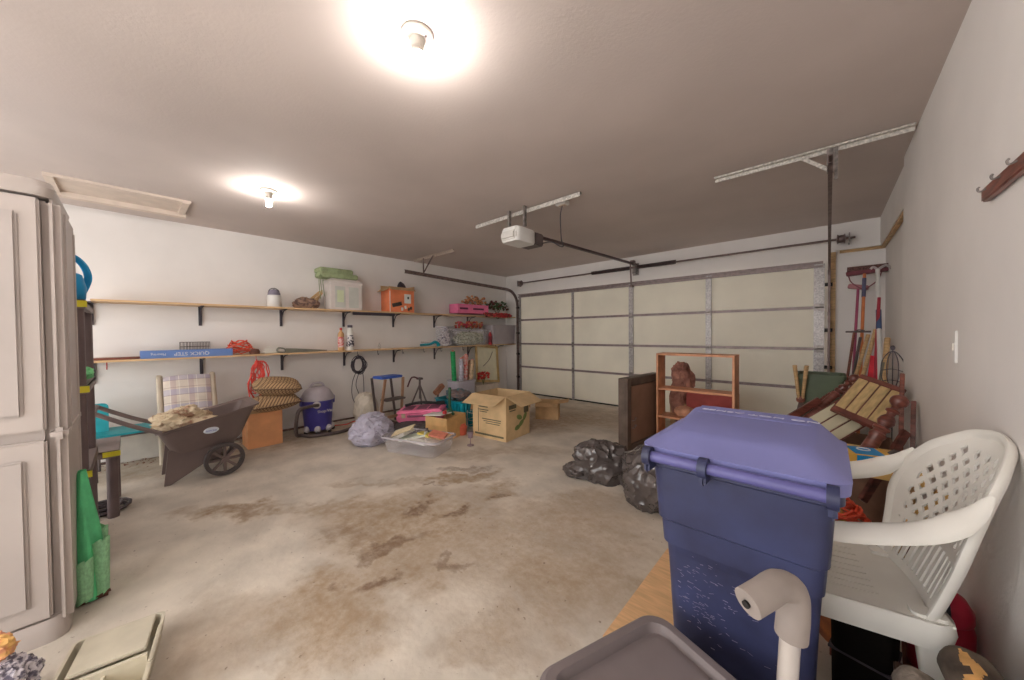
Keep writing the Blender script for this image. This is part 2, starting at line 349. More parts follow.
# track hangers
hg=T('track_hanger','punched steel angle bracket on the ceiling over the shelf wall','hanger',(-4.85,3.3,2.58))
MB().box((.1,0,-.012),(1.1,.035,.012)).box((.1,.016,-.02),(1.1,.006,.035)).build('ceiling_angle',M('painted angle iron',(196,178,164),.5,.2,60,metal=.2),hg,False)
MB().box((-.15,0,-.15),(.03,.006,.28)).build('drop_strap',m_dsteel,hg,False); MB().box((0,0,-.13),(.38,.006,.028),rot=(0,R(-42),0)).build('brace',m_dsteel,hg,False)
hg=T('track_hanger','long punched white steel angle on the ceiling near the right wall','hanger',(.0,3.3,2.58))
m_punch=MC['white punched angle iron']
MB().box((-.16,0,-.012),(1.1,.04,.012)).box((-.16,.018,-.022),(1.1,.006,.04)).build('ceiling_angle',m_punch,hg,False)
MB().box((0,0,-.1),(.035,.008,.18)).box((.03,0,-.12),(.02,.008,.24)).build('drop_strap',m_steel,hg,False); MB().box((-.08,0,-.1),(.2,.008,.025),rot=(0,R(42),0)).build('brace',m_punch,hg,False)
# ceiling lamps
m_bulb=glow('lit bulb',(255,250,244),BS)
m_porc=M('porcelain',(214,206,196),.3,.04)
m_fill_bulb=glow('added fill bulb',(255,250,244),BS*1.6)  # brighter bulb for the added fill lamp only
def lamp(x,y,label,rz=0,mb=None):
    l=T('ceiling_light',label,'ceiling light',(x,y,H),rz,'bare bulb ceiling lights'); l.scale=(.72,.72,.82)
    MB().lathe([(.0,0),(.092,0),(.092,-.012),(.085,-.02),(.06,-.026),(.045,-.03),(.038,-.05),(.036,-.07),(.03,-.075),(.0,-.076)],cap=False,seg=32).build('lampholder',m_porc,l)
    for dx in(-.055,.055): MB().cyl((dx,.02,-.018),(dx,.02,-.03),.006,seg=8).build('screw',m_dsteel,l)
    MB().lathe([(.0,-.07),(.028,-.073),(.036,-.1),(.0,-.102)],cap=False).build('bulb_base',m_porc,l)
    b=MB(); b.tube([(.021*math.cos(t*.5),.021*math.sin(t*.5),-.106-.0012*t*.85) for t in range(0,62)],.0085,8); b.ball((0,0,-.165),(.018,.018,.01)); b.ball((0,0,-.135),(.017,.017,.032)); b.build('bulb',mb or m_bulb,l)
    return l
L1=lamp(-1.31,.85,'bare spiral bulb in a porcelain holder, the larger and nearer ceiling light')
lamp(-3.67,.84,'bare bulb in a porcelain holder near the attic hatch, the farther ceiling light')
lamp(-1.34,-1.1,'added fill lamp, unseen behind the camera, a spiral bulb in a porcelain holder',0,m_fill_bulb)  # unseen lamp added to brighten the room from behind
# right wall bits
hk=T('coat_hook_rail','brown wooden hook rail high on the right wall','hook rail',(XR-.012,1.79,1.75))
MB().box((0,0,0),(.022,.36,.045),bev=.004).build('rail',m_brownwood,hk)
for y in (-.13,0,.13): MB().tube([(-.01,y,.01),(-.024,y,.004),(-.028,y,.014),(-.024,y,.02)],.003,6,k=4).build('hook',m_steel,hk)
sw=T('wall_switch','narrow white switch plate with a scuffed edge on the right wall','switch',(XR-.004,2.38,1.22))
MB().box((0,0,0),(.008,.04,.14),bev=.003).build('plate',m_white,sw); MB().box((-.006,0,0),(.008,.012,.03)).build('toggle',m_porc,sw)
#SHELVES
def wall_shelf(z,ys,label,hooks=()):
    t=T('wall_shelf',label,'shelf',(-5.28,0,z))
    MB().box((0,2.74,-.01),(.3,6.0,.02),bev=.002).build('board',m_wood,t)
    for y in ys:
        MB().box((-.142,y,-.13),(.012,.03,.22)).box((-.02,y,-.026),(.24,.024,.012)).tube([(-.14,y,-.2),(-.05,y,-.06),(.08,y,-.032)],.007,6,k=5).build('bracket',m_blackmetal,t)
    for y,c in hooks:
        MB().tube([(.14,y,-.02),(.14,y,-.05),(.145,y,-.075),(.165,y,-.085),(.178,y,-.06)],.004,6,k=4).build('hook',c,t)
    return t
BK=[-.27,.54,1.35,2.16,2.97,3.79,4.6,5.4]
wall_shelf(1.657,BK[:-1],'long pine wall shelf, the upper of the two on dark brackets')
wall_shelf(1.068,BK[:],'long pine wall shelf with hooks below, the lower of the two',[(y,m_blackmetal) for y in(2.24,2.55,2.97,3.37,3.73,4.23)]+[(-.17,m_red),(1.01,m_red)])
# ================================================================= LEFT: CABINET, PLASTIC SHELVES
m_cab=M('pale resin cabinet',(188,178,172),.5,.04,3)
cb=T('storage_cabinet','tall pale resin storage cabinet with panelled doors in the left foreground','cabinet',(-2.72,-.60,0))
MB().box((0,0,.965),(.5,.72,1.87),bev=.02).build('body',m_cab,cb,ang=50)
t_=MB(); t_.loft([[(x,y,1.89) for x,y in rr(.56,.76,.05)],[(x,y,1.925) for x,y in rr(.58,.78,.05)],[(x,y,1.955) for x,y in rr(.56,.76,.06)]]); t_.build('top',m_cab,cb)
t_=MB(); t_.loft([[(x,y,0) for x,y in rr(.58,.78,.06)],[(x,y,.06) for x,y in rr(.58,.78,.06)],[(x,y,.09) for x,y in rr(.54,.76,.05)]]); t_.build('base',m_cab,cb)
t_=MB(); t_.box((.0,.375,.97),(.52,.05,1.84),bev=.02).box((.16,.392,1.36),(.03,.03,1.0),bev=.01).box((-.2,.392,.97),(.03,.03,1.74),bev=.01); t_.box((0,.38,.88),(.58,.05,.05),bev=.015); t_.build('side_panel',m_cab,cb)
for z0,z1 in((.1,.86),(.9,1.88)):
    for yc in(-.19,.175):
        d=MB(); d.box((.262,yc,(z0+z1)/2),(.035,.345,z1-z0),bev=.008)
        fr=d.build('door',m_cab,cb)
        MB().box((.284,yc,(z0+z1)/2),(.02,.235,z1-z0-.14),bev=.012).build('raised_panel',M('cabinet panel',(182,173,168),.5,.04,3),fr)
def plastic_shelf(name,label,x0,x1,y0,y1,levels,mats):
    t=T(name,label,'shelf unit',((x0+x1)/2,(y0+y1)/2,0)); w,d=x1-x0,y1-y0
    for z in levels:
        s_=MB(); s_.box((0,0,z-.012),(w,d,.016)); 
        for sx in(-1,1): s_.box((sx*(w/2-.012),0,z-.03),(.024,d,.05))
        for sy in(-1,1): s_.box((0,sy*(d/2-.012),z-.03),(w-.05,.024,.05))
        sh=s_.build('shelf_deck',m_shelf,t,False)
        if z>.3:
            MB().box((w/2+.002,d/2-.035,z-.028),(.003,.085,.036)).build('yellow_label',m_yellow,sh,False)
    for sx in(-1,1):
        for sy in(-1,1):
            MB().cyl((sx*(w/2-.035),sy*(d/2-.035),0),(sx*(w/2-.035),sy*(d/2-.035),levels[-1]-.03),.03,seg=12).build('post',m_shelfpost,t)
    return t
m_shelf=M('grey brown shelf plastic',(132,118,114),.5,.08); m_shelfpost=M('dark shelf post plastic',(112,96,96),.45,.08)
plastic_shelf('plastic_shelf_unit','tall dark plastic shelf unit with yellow stickers behind the pale cabinet',-3.72,-3.08,-1.10,-.175,[.07,.55,1.03,1.51],0)
plastic_shelf('plastic_shelf_unit','low dark plastic shelf on round legs beside the wheeled garden cart',-4.28,-3.76,-.79,-.08,[.49],0)
# blue watering can
wc=T('watering_can','blue plastic watering can on top of the tall plastic shelf unit','watering can',(-3.36,-.27,1.51),R(205))
wc.scale=(.85,.85,.85)
MB().lathe([(0,0),(.085,0),(.1,.02),(.105,.1),(.085,.19),(.07,.2),(.06,.2),(0,.19)],seg=28).build('body',M('azure plastic',(24,142,196),.35,.08),wc)
MB().tube([(.0,.07,.2),(.0,.05,.29),(0,-.02,.33),(0,-.09,.28),(0,-.12,.18),(0,-.09,.07)],.014,8,k=6,flat=1.5).build('handle',MC['azure plastic'],wc)
MB().tube([(0,.09,.06),(0,.17,.13),(0,.22,.22)],lambda t:.02-.008*t,8,k=4).build('spout',MC['azure plastic'],wc)
S('cloth_bundle',MB().crumple((0,0,.045),(.16,.1,.05),.2,2.5,3,floor=0),M('pale green cloth',(120,206,140),.8,.15,20),'pale green cloth folded on the middle level of the tall plastic shelf','cloth',(-3.28,-.26,1.032))
# green garden bag
gb=T('garden_tote_bag','bright green fabric tool bag with outer pockets on the floor beside the cabinet','bag',(-2.72,-.165,0),R(8))
gb.scale=(.66,.62,1)
m_gbag=M('bright green fabric',(104,212,148),.8,.15,10,bump=.3,bscale=14); m_gbag2=M('pale green mesh fabric',(150,206,160),.8,.12,60)
def bagfn(u,v):
    a=u*2*PI; z=v*.62; k=1-.75*max(0,(v-.45)/.55)**1.2; wob=1+.10*math.sin(a*5+v*4)
    return Vector((.12*k*math.cos(a)*wob-.05*v,.085*k*math.sin(a)*wob-.02,z+.01))
b_=MB().sheet(bagfn,40,20); b_.box((0,-.02,.012),(.2,.14,.02),bev=.008); b_.build('body',m_gbag,gb)
for cx,cy,rx,h_ in((.05,.05,.075,.27),(-.06,.055,.07,.3),(.1,-.04,.06,.2)):
    MB().sheet(lambda u,v:Vector((cx+rx*(1+.12*v)*math.cos(u*2*PI),cy+.045*(1+.2*v)*math.sin(u*2*PI),.02+v*h_+.012*math.sin(u*14))),24,8).build('pocket',m_gbag2,gb)
MB().box((0,.0,.02),(.24,.19,.035),bev=.015).build('base_trim',M('dark bag base',(96,60,50),.8,.1),gb)
# coiled scroll base under the low shelf
hc=MB()
for k in range(5): hc.tube([((.06+.022*k)*math.cos(a*.45+k),(.06+.022*k)*math.sin(a*.45+k),.012+.013*(k%3)) for a in range(14)],.011,7,closed=True)
hc.tube([(-.14,0,.02),(-.05,.05,.045),(.05,-.05,.045),(.14,0,.02)],.01,7,k=6)
S('hose_coil',hc,M('dark grey hose',(92,84,88),.5,.15),'coil of dark grey hose on the floor under the low plastic shelf','hose',(-3.98,-.18,0))
for i,(x,y,z,c,l) in enumerate([(-4.0,-.3,.49,(150,60,60),'dark red plant pot with twigs on the low plastic shelf')]):
    p=MB().lathe([(0,0),(.06,0),(.085,.11),(.095,.11),(.095,.135),(.08,.135),(.07,.02),(0,.02)],seg=20)
    S('plant_pot',p,M('dark red pot',c,.6,.1),l,'pot',(x,y,z))
S('storage_crate',MB().loft([[(x,y,0) for x,y in rr(.26,.34,.03)],[(x,y,.16) for x,y in rr(.31,.4,.04)],[(x,y,.175) for x,y in rr(.34,.43,.04)]]),M('teal crate plastic',(30,150,160),.45,.1),'teal tray standing on edge against the wall behind the low plastic shelf','tray',(-5.2,-.38,.45),rot=(0,R(72),0))
fr=T('folding_table','low dark metal frame stand with a teal top behind the garden cart handles','stand',(-4.98,.0,0))
MB().box((0,0,.40),(.42,.5,.02),bev=.005).build('top',MC['teal crate plastic'],fr)
for sx in(-1,1):
    MB().tube([(sx*.2,-.24,0),(sx*.2,-.24,.385),(sx*.2,.24,.385),(sx*.2,.24,0)],.012,8).build('leg_frame',m_darkplast,fr)
S('wooden_board',MB().box((0,0,.15),(.03,.62,.30),bev=.008),M('off white panel',(212,206,196),.6,.05),'off-white board leaning against the wall foot behind the garden cart','board',(-5.33,.15,.003),rot=(0,R(-9),0))
# ================================================================= GARDEN CART
gc=T('garden_cart','dark brown-grey poly garden cart with spoked wheels and tub, holding a crumpled tarp','garden cart',(-4.42,.44,0))
m_cart=M('brown grey poly',(118,102,98),.5,.08,5)
def tub(z_,inset,yb,yf,zb,zf,w): # loop at rim-type level
    return [(x,y,zb+(zf-zb)*(y-yb)/(yf-yb)) for x,y in rr(w,yf-yb,.06,5,0,(yb+yf)/2)]
ou=[tub(0,0,-.20,.21,.24,.27,.40),tub(0,0,-.24,.26,.30,.34,.45),tub(0,0,-.31,.37,.455,.615,.52),tub(0,0,-.33,.40,.46,.62,.57),tub(0,0,-.33,.40,.475,.635,.57),
    tub(0,0,-.29,.35,.47,.61,.49),tub(0,0,-.22,.24,.30,.33,.42),tub(0,0,-.19,.2,.26,.28,.38)]
MB().loft(ou).build('tub',m_cart,gc)
for sx in(-1,1):
    MB().prism([(-.25,.30),(.12,.30),(.10,.17),(-.02,.13),(-.12,.07),(-.24,0),(-.28,0)],.03,Matrix(((0,0,1,sx*.19-.015),(1,0,0,0),(0,1,0,0),(0,0,0,1)))).build('stand_leg',m_cart,gc,False)
    MB().tube([(sx*.25,-.29,.475),(sx*.22,-.45,.56),(sx*.19,-.66,.70)],.017,8,k=4).build('handle_bar',m_cart,gc)
MB().tube([(-.19,-.66,.70),(.19,-.66,.70)],.019,8).build('grip_bar',m_cart,gc)
MB().cyl((-.27,.12,.15),(.27,.12,.15),.012).build('axle',m_dsteel,gc)
for sx in(-1,1):
    X=Matrix.Translation((sx*.27,.12,.15))@Matrix.Rotation(PI/2,4,'Y')
    w_=MB().lathe([(.118,-.022),(.145,-.025),(.15,-.015),(.15,.015),(.145,.025),(.118,.022),(.118,-.022)],M4=X,cap=False,seg=36)
    wh=w_.build('wheel',m_black if 0 else M('wheel plastic',(84,76,76),.5,.1),gc)
    sp=MB()
    for k in range(8):
        a=k*PI/4; sp.box((.0,0,.0),(.02,.022,.1),M4=Matrix.Translation((sx*.27,.12,.15))@Matrix.Rotation(a,4,'X')@Matrix.Translation((0,0,.07)))
    sp.lathe([(0,-.03),(.028,-.03),(.03,0),(.028,.03),(0,.03)],M4=X,seg=16); sp.build('spokes',m_cart,wh,True)
bd=MB(); bd.lathe([(0,0),(.055,0),(.055,.004),(.05,.006),(0,.006)],M4=Matrix.Translation((.262,.03,.435))@Matrix.Rotation(R(5),4,'X')@Matrix.Rotation(R(80),4,'Y')@Matrix.Scale(.5,4,(1,0,0)),seg=28); bg=bd.build('badge',M('pale badge',(206,214,222),.4,.05),gc)
letters('suncast',.026,m_blue,bg,(.2705,.03,.435),(R(82),R(0),R(90)))
S('crumpled_tarp',MB().crumple((0,0,0),(.15,.2,.13),.34,2.2,4,sub=5).crumple((.06,.14,-.03),(.12,.15,.07),.3,2.5,9,sub=4),M('beige tan tarp',(214,196,166),.7,.2,14,col2=(156,120,96),lo=.38,hi=.5),'crumpled beige tarp heaped in the tub of the garden cart','tarp',(-4.45,.3,.50))
# lawn chair with plaid cushion
lc=T('lawn_chair','beige resin lawn chair with a plaid cushion leaning behind the garden cart','chair',(-5.12,.40,0))
m_lc=M('beige resin',(206,192,172),.5,.06)
for sy in(-1,1):
    y=sy*.215
    MB().tube([(.16,y,0),(.05,y,.4),(-.13,y,.82),(-.14,y,.86)],.024,10,k=5,flat=1.2).build('back_post',m_lc,lc)
    MB().tube([(-.1,y*.95,.0),(.1,y*.95,.40)],.018,8).build('leg',m_lc,lc)
MB().box((.05,0,.42),(.3,.4,.03),bev=.01).build('seat',m_lc,lc)
m_plaid=pattern('plaid cushion cloth',(226,214,200),[('Y',7,.35,(176,146,150),.45),('Z',6,.4,(150,150,196),.4),('Y',14,.08,(240,236,226),.7),('Z',12,.08,(150,120,110),.5)])
def cush(u,v):
    a=(u-.5)*2; b=(v-.5)*2; return Vector((.03*(1-a**4)*(1-b**4),a*.19,b*.23*(1-.08*a*a)))
c_=MB().sheet(cush,16,16).sheet(lambda u,v:cush(u,v)*1-Vector((2*cush(u,v).x,0,0)),16,16)
c_.build('cushion',m_plaid,lc,loc=(-.03,0,.66),rot=(0,R(-22),0))
# hanging red cord
hcord=MB()
for k in range(9):
    a0=k*.7; ln=.13+.032*(k%4)+.012*(k%3); wd_=.035+.022*(k%4)
    hcord.tube([(.012*math.sin(k*2.1)+.004*k,wd_*math.sin(t*2*PI/16+a0*.1)*(1 if k%2 else .8)+.016*math.sin(k*2.7)+.012*math.sin(t*1.9+k),-ln+ln*math.cos(t*2*PI/16)-.012*(k%3)+.01*math.sin(t*1.3+k*2)) for t in range(16)],.0065,6,closed=True)
hcord.tube([(0,0,.0),(.01,.05,-.12),(.01,.03,-.2),(.01,-.06,-.17),(0,-.04,-.08)],.0065,6,k=5)
S('extension_cord',hcord,M('red orange cord',(232,82,70),.5,.15),'looped red-orange extension cord hanging from a hook under the lower shelf','cord',(-5.105,1.01,.99))
# orange box, cushions
ob=T('cardboard_box','bright orange box with plain sides under two patterned cushions','box',(-5.0,1.03,0),0)
MB().box((0,0,.2),(.30,.34,.4),bev=.004).build('body',M('plain orange board',(236,170,120),.7,.06),ob)
MB().box((-.154,0,.2),(.004,.34,.4)).box((0,0,.402),(.3,.34,.004)).build('brown_side',m_card,ob,False)
m_cushn=pattern('brown lattice fabric',(196,164,124),[('XY',28,.3,(104,80,64),.75),('-Z',28,.3,(104,80,64),.75)])
def pillow(loc,rot,sx,sy,sz,label,sd):
    def f(s): 
        def g(u,v):
            a=(u-.5)*2;b=(v-.5)*2; e=((1-abs(a)**3)*(1-abs(b)**3))**.6 if abs(a)<1 and abs(b)<1 else 0
            return Vector((a*sx*(1-.06*b*b),b*sy*(1-.06*a*a),s*sz*e+.01*math.sin(4*a+sd)))
        return g
    mb=MB().sheet(f(1),20,20).sheet(f(-1),20,20)
    t=T('patterned_cushion',label,'cushion',loc,0,'patterned cushions on the orange box',rot)
    mb.build('cover',m_cushn,t); P=[]
    for i in range(40):
        q=i/40*4; k=int(q); fr_=(q-k)*2-1; a,b=[(fr_,-1),(1,fr_),(-fr_,1),(-1,-fr_)][k]; P.append((a*sx*(1-.06*b*b),b*sy*(1-.06*a*a),.01*math.sin(4*a+sd)))
    MB().tube(P,.007,6,closed=True).build('piping',M('dark piping',(110,84,66),.8,.1),t); return t
pillow((-5.0,1.14,.49),(R(3),R(4),R(4)),.21,.26,.095,'brown patterned seat cushion lying directly on the orange box',1)
pillow((-5.02,1.19,.675),(R(-5),R(6),R(-6)),.2,.25,.10,'brown patterned seat cushion on top of the other patterned cushion',2)
# shop vacuum
sv=T('shop_vacuum','blue drum shop vacuum with a grey lid and white caster feet against the wall','vacuum',(-5.06,1.66,0))
m_vblue=M('violet blue drum',(82,78,168),.4,.06)
MB().lathe([(0,.045),(.155,.045),(.16,.06),(.185,.40),(.195,.42),(.195,.435),(.0,.435)],seg=32).build('drum',m_vblue,sv)
vl=MB().lathe([(.0,.436),(.2,.436),(.2,.47),(.185,.50),(.15,.56),(.10,.60),(0,.61)],seg=32).build('lid',M('grey lilac lid',(186,178,186),.4,.06),sv)
MB().tube([(.0,-.09,.59),(0,-.05,.65),(0,.05,.65),(0,.09,.59)],.014,8,k=6).build('carry_handle',MC['grey lilac lid'],vl)
for s_ in(-1,1): MB().box((.0,s_*.2,.42),(.06,.02,.11),bev=.008).build('latch',m_vblue,sv)
MB().lathe([(.02,0),(.045,0),(.045,.03),(.03,.035),(.02,.035)],M4=Matrix.Translation((.165,-.07,.39))@Matrix.Rotation(PI/2,4,'Y'),seg=20).build('hose_port',M('pale ring',(210,206,210),.4,.05),sv)
letters('Shop-Vac',.05,m_white,sv,(.187,.03,.30),(R(85),0,R(92)))
for a in(-70,-20,30,80,150,210):
    x,y=.15*math.cos(R(a)),.15*math.sin(R(a))
    ft=MB().ball((x*1.08,y*1.08,.065),(.04,.04,.045),12).build('foot_cap',M('pale ring',(0,0,0)),sv); MB().cyl((x*1.2-.01,y*1.2-.01,.022),(x*1.2+.01,y*1.2+.01,.022),.022,seg=12).build('caster',m_black,ft)
S('vacuum_hose',MB().tube([(-4.86,1.60,.39),(-4.80,1.48,.40),(-4.78,1.36,.37),(-4.80,1.33,.22),(-4.86,1.35,.06),(-4.92,1.42,.03),(-4.78,1.5,.03),(-4.72,1.8,.025),(-4.8,2.0,.025)],.021,10,k=7),m_darkplast,'dark ribbed hose looping from the front of the blue shop vacuum to the floor','hose')
S('dropped_cord',MB().tube([(-5.2,1.9,.008),(-5.12,2.05,.008),(-5.2,2.2,.01),(-5.08,2.35,.008),(-5.2,2.5,.008)],.007,6,k=6),MC['red orange cord'],'thin red cord lying on the floor right of the blue vacuum','cord')
# ----- black cable coil on hook
cc=MB()
for k in range(7): cc.tube([(.01*k-.03,(.07+.016*(k%4))*math.sin(a*2*PI/20)+.014*math.sin(k*3),-.13-.008*(k%2)-(.10+.016*(k%3))*math.cos(a*2*PI/20)) for a in range(20)],.006,6,closed=True)
cc.tube([(0,-.06,-.05),(.01,-.02,0),(0,.03,-.02),(0,.07,-.09)],.006,6,k=6)
cc.tube([(.01,-.04,-.22),(.01,-.10,-.38),(.02,-.11,-.58),(.02,-.04,-.72),(.02,.05,-.62),(.02,.06,-.4),(.01,.05,-.22)],.005,6,k=6)
cc.tube([(.01,.0,-.24),(.01,-.05,-.42),(.02,.0,-.6),(.02,.02,-.78)],.005,6,k=6)
S('cable_coil',cc,m_blackcord,'coil of dark grey cable hanging from a hook under the lower shelf ','cable',(-5.105,2.24,.985))
# ================================================================= ON THE SHELVES
ZU,ZL=1.657,1.068
def onU(px): return atx(px,308,-5.27).y
wcn=T('canister','white canister with a dark domed lid alone on the upper shelf','canister',(-5.27,1.24,ZU))
MB().lathe([(0,0),(.075,0),(.078,.01),(.078,.15),(.07,.155),(0,.155)],seg=28).build('body',m_white,wcn)
MB().lathe([(.0,.156),(.07,.156),(.068,.18),(.045,.22),(.0,.235)],seg=24).build('lid',M('grey dome',(140,134,150),.25,.1),wcn); MB().tube([(0,-.066,.16),(0,-.05,.22),(0,0,.245),(0,.05,.22),(0,.066,.16)],.005,6,k=4).build('lid_rim',m_blackmetal,wcn)
# sticks bundle
g='wooden sticks in the bundle on the upper shelf'
for i in range(6):
    S('wooden_stake',MB().box((0,0,0),(.022,.30,.018),bev=.003),m_tanwood,'short pale wooden stake propped in the bundle left of the white carton','stake',(-5.27+.022*(i%3)-.02,1.66+.04*(i//2),ZU+.115+.02*(i%2)),0,g,rot=(R(40+4*i),0,R(5*i-12)))
S('rag_heap',MB().crumple((0,0,.07),(.1,.16,.085),.35,2.2,5,floor=0),M('brown mixed rags',(160,130,112),.8,.3,22,col2=(96,76,72),lo=.4,hi=.55),'brown rag bundle around the stakes on the upper shelf','rags',(-5.3,1.62,ZU))
# white carton with windows
wb=T('white_carton','white carton with panelled front and loose lid under the folded green blanket','box',(-5.27,2.1,ZU))
m_cart_w=M('white carton board',(222,212,206),.7,.04)
MB().box((0,0,.19),(.26,.44,.38),bev=.004).build('body',m_cart_w,wb)
MB().loft([[(x,y,.365) for x,y in rr(.29,.47,.01)],[(x,y,.395) for x,y in rr(.29,.47,.01)],[(x+.0,y*.9,.44) for x,y in rr(.2,.44,.01)]]).build('lid',m_cart_w,wb,False)
for y in(-.09,.10): MB().box((.132,y,.18),(.006,.14,.30),bev=.002).build('front_panel',M('carton panel',(204,204,196),.6,.04),wb)
MB().box((.137,-.09,.19),(.004,.09,.17)).build('pale_label',M('pale green label',(214,222,186),.6,.05),wb,False)
bl=T('folded_blanket','folded green blanket with hanging ties on top of the white carton','blanket',(-5.27,2.02,ZU+.44),0)
m_bl=M('sage green blanket',(156,168,128),.85,.15,14,bump=.3,bscale=20)
for i,(z,w_,d_,yo,r_) in enumerate(((.04,.25,.52,.0,2),(.105,.24,.46,-.04,-1))):
    MB().loft([[(x,y+yo,z+.035*s_) for x,y in rr(w_*k_,d_*k_,.03)] for s_,k_ in((-1,.93),(-.6,1),(.6,1),(1,.93))]).build('fold',m_bl,bl)
for y,l_ in((-.25,.30),(-.23,.22),(-.20,.26)): MB().tube([(.08,y+.04,.08),(.1,y,.05),(.11,y-.03,-.05),(.10,y-.01,-l_)],.012,6,k=5,flat=.4).build('tie',m_bl,bl)
# orange box with flaps
ox=T('cardboard_box','orange printed carton with brown top flaps open on the upper shelf','box',(-5.26,2.97,ZU))
m_or=M('orange printed board',(236,136,92),.65,.06)
MB().box((0,0,.165+.02),(.27,.44,.37)).build('body',m_or,ox,False)
for (c,d,r_) in (((.15,0,.375),(.09,.44,.006),(0,R(35),0)),((0,-.25,.355),(.27,.10,.006),(R(35),0,0)),((-.14,0,.40),(.008,.44,.07),(0,R(-12),0)),((0,.225,.40),(.27,.006,.06),(R(-10),0,0))):
    MB().box(c,d,rot=r_).build('flap',m_card,ox,False)
p=MB().box((.1365,-.09,.12),(.003,.17,.06),rot=(R(14),0,0)); p.build('dark_label',m_ink,ox,False)
MB().box((.137,.1,.22),(.003,.12,.15)).build('white_label',m_paper,ox,False)
for y,z in((.0,.05),(.06,.08),(.12,.05),(.16,.07)): MB().box((.137,y,z),(.003,.035,.05),rot=(R(20*math.sin(y*40)),0,0)).build('pictogram',m_paper if y<.1 else m_ink,ox,False)
MB().box((.138,.11,.235),(.003,.03,.04)).build('logo',m_ink,ox,False)
MB().box((.136,-.21,.165),(.004,.012,.33)).build('edge_strip',m_paper,ox,False)
dk=S('clamp_lamp',MB().lathe([(.02,0),(.05,.05),(.06,.11),(.055,.11),(.045,.05),(.0,.01)],seg=18,M4=Matrix.Rotation(R(70),4,'X')),m_blackmetal,'small dark metal lamp head lying on the orange carton flaps below the track','lamp',(-5.25,3.1,ZU+.42))
# pink box
pk=T('shoe_box','pink flat carton with dark print holding dried flowers on the upper shelf','box',(-5.24,4.5,ZU+.03))
for c,d in(((.13,0,.09),(.006,.78,.17)),((-.13,0,.09),(.006,.78,.17)),((0,-.39,.09),(.26,.006,.17)),((0,.39,.09),(.26,.006,.17)),((0,0,.005),(.26,.78,.006))): MB().box(c,d).build('side',M('hot pink board',(240,124,166),.6,.06),pk,False)
for y,l_ in((-.25,.2),(.12,.28)): MB().box((.135,y,.09),(.003,l_,.035)).build('print',M('maroon ink',(96,36,62),.6,.1),pk,False)
def bouquet(name,label,cat,loc,n,spread,h,cols,seed,leafy=True,stem=(90,100,60)):
    t=T(name,label,cat,loc); r_=random.Random(seed)
    for ci,cl in enumerate(cols):
        mb=MB()
        for i in range(n//len(cols)):
            a=r_.random()*2*PI; q=r_.random()**.5; p=Vector((spread[0]*q*math.cos(a),spread[1]*q*math.sin(a),h*(.45+.55*r_.random())))
            if leafy and ci%2==1:
                d=Vector((r_.uniform(-1,1),r_.uniform(-1,1),r_.uniform(-.2,.8))).normalized()*.06; w_=d.orthogonal().normalized()*.014
                mb.loft([[p-d*.5,p-d*.5+w_*.1,p-d*.5-w_*.1],[p+w_,p+Vector((0,0,.004)),p-w_],[p+d*.6,p+d*.6+w_*.1,p+d*.6-w_*.1]],cap=True)
            else: mb.crumple(p,(.026,.026,.022),.4,2,i,sub=2)
        o=mb.build('leaves' if (leafy and ci%2==1) else 'blossoms',M('petal%d%d%d'%cl,cl,.8,.25,40),t); o['kind']='stuff'
    mb=MB()
    for i in range(12):
        a=i*.7; mb.tube([(0,0,0),(spread[0]*.5*math.cos(a),spread[1]*.5*math.sin(a),h*.8)],.003,5)
    o=mb.build('stems',M('stem green',stem,.8,.2),t); o['kind']='stuff'; return t
bouquet('dried_flowers','peach and tan dried flowers filling the pink carton','flowers',(-5.24,4.62,ZU+.05),70,(.1,.3),.32,[(226,164,116),(150,120,80),(212,130,92)],3)
bouquet('green_garland','dark green artificial greenery right of the pink carton on the upper shelf','greenery',(-5.22,5.25,ZU+.01),110,(.11,.33),.30,[(70,96,60),(54,100,62),(110,60,56),(80,120,80)],8)
bouquet('berry_garland','red berry garland spilling over the end of the upper shelf','garland',(-5.1,5.15,ZU-.06),120,(.05,.42),.11,[(196,60,64),(130,52,52),(214,90,84)],12,False)
S('power_strip',MB().box((0,0,0),(.03,.66,.045),bev=.006),m_blackmetal,'long dark power strip mounted on the edge below the upper shelf','power strip',(-5.115,2.5,ZU-.05))
for i in range(6): pass
# lower shelf items
S('wood_plank',MB().box((0,0,.011),(.14,.5,.022),bev=.002),m_brownwood,'reddish wooden plank on the left end of the lower shelf','plank',(-5.28,-.02,ZL))
qs=T('flooring_box','long blue flat box with upside-down white lettering on the lower shelf','box',(-5.21,.42,ZL))
MB().box((0,0,.04),(.14,.74,.08),bev=.003).build('body',M('sky blue print',(104,134,192),.6,.06),qs)
letters('QUICK STEP',.052,m_white,qs,(.0705,.02,.04),(R(90),R(180),R(90)))
letters('Flooring',.034,m_white,qs,(.0705,-.24,.04),(R(90),R(180),R(90)),name='small_lettering')
wb_=MB()
for i in range(10): wb_.tube([(-.06,-.12+.027*i,0),(-.06,-.12+.027*i,.13),(.06,-.12+.027*i,.13),(.06,-.12+.027*i,.0)],.0025,5)
for z in(.03,.08,.13): wb_.tube([(-.06,-.12,z),(-.06,.125,z),(.06,.125,z),(.06,-.12,z)],.0025,5,closed=True)
S('wire_rack',wb_,m_darkplast,'dark wire basket behind the blue flat box on the lower shelf','basket',(-5.34,.48,ZL+.03))
rc=MB(); r_=random.Random(2)
for k in range(8): rc.tube([(.07*math.cos(a*.5+k)*(1-.05*k),(.16-.012*k)*math.sin(a*.5+k),.012+.018*k+.035*abs(math.sin(a*.9+k))) for a in range(13)],.006,6,closed=True)
S('extension_cord',rc,m_orangecord,'tangle of orange-red cord lying on the lower shelf beside the blue box','cord',(-5.3,.88,ZL))
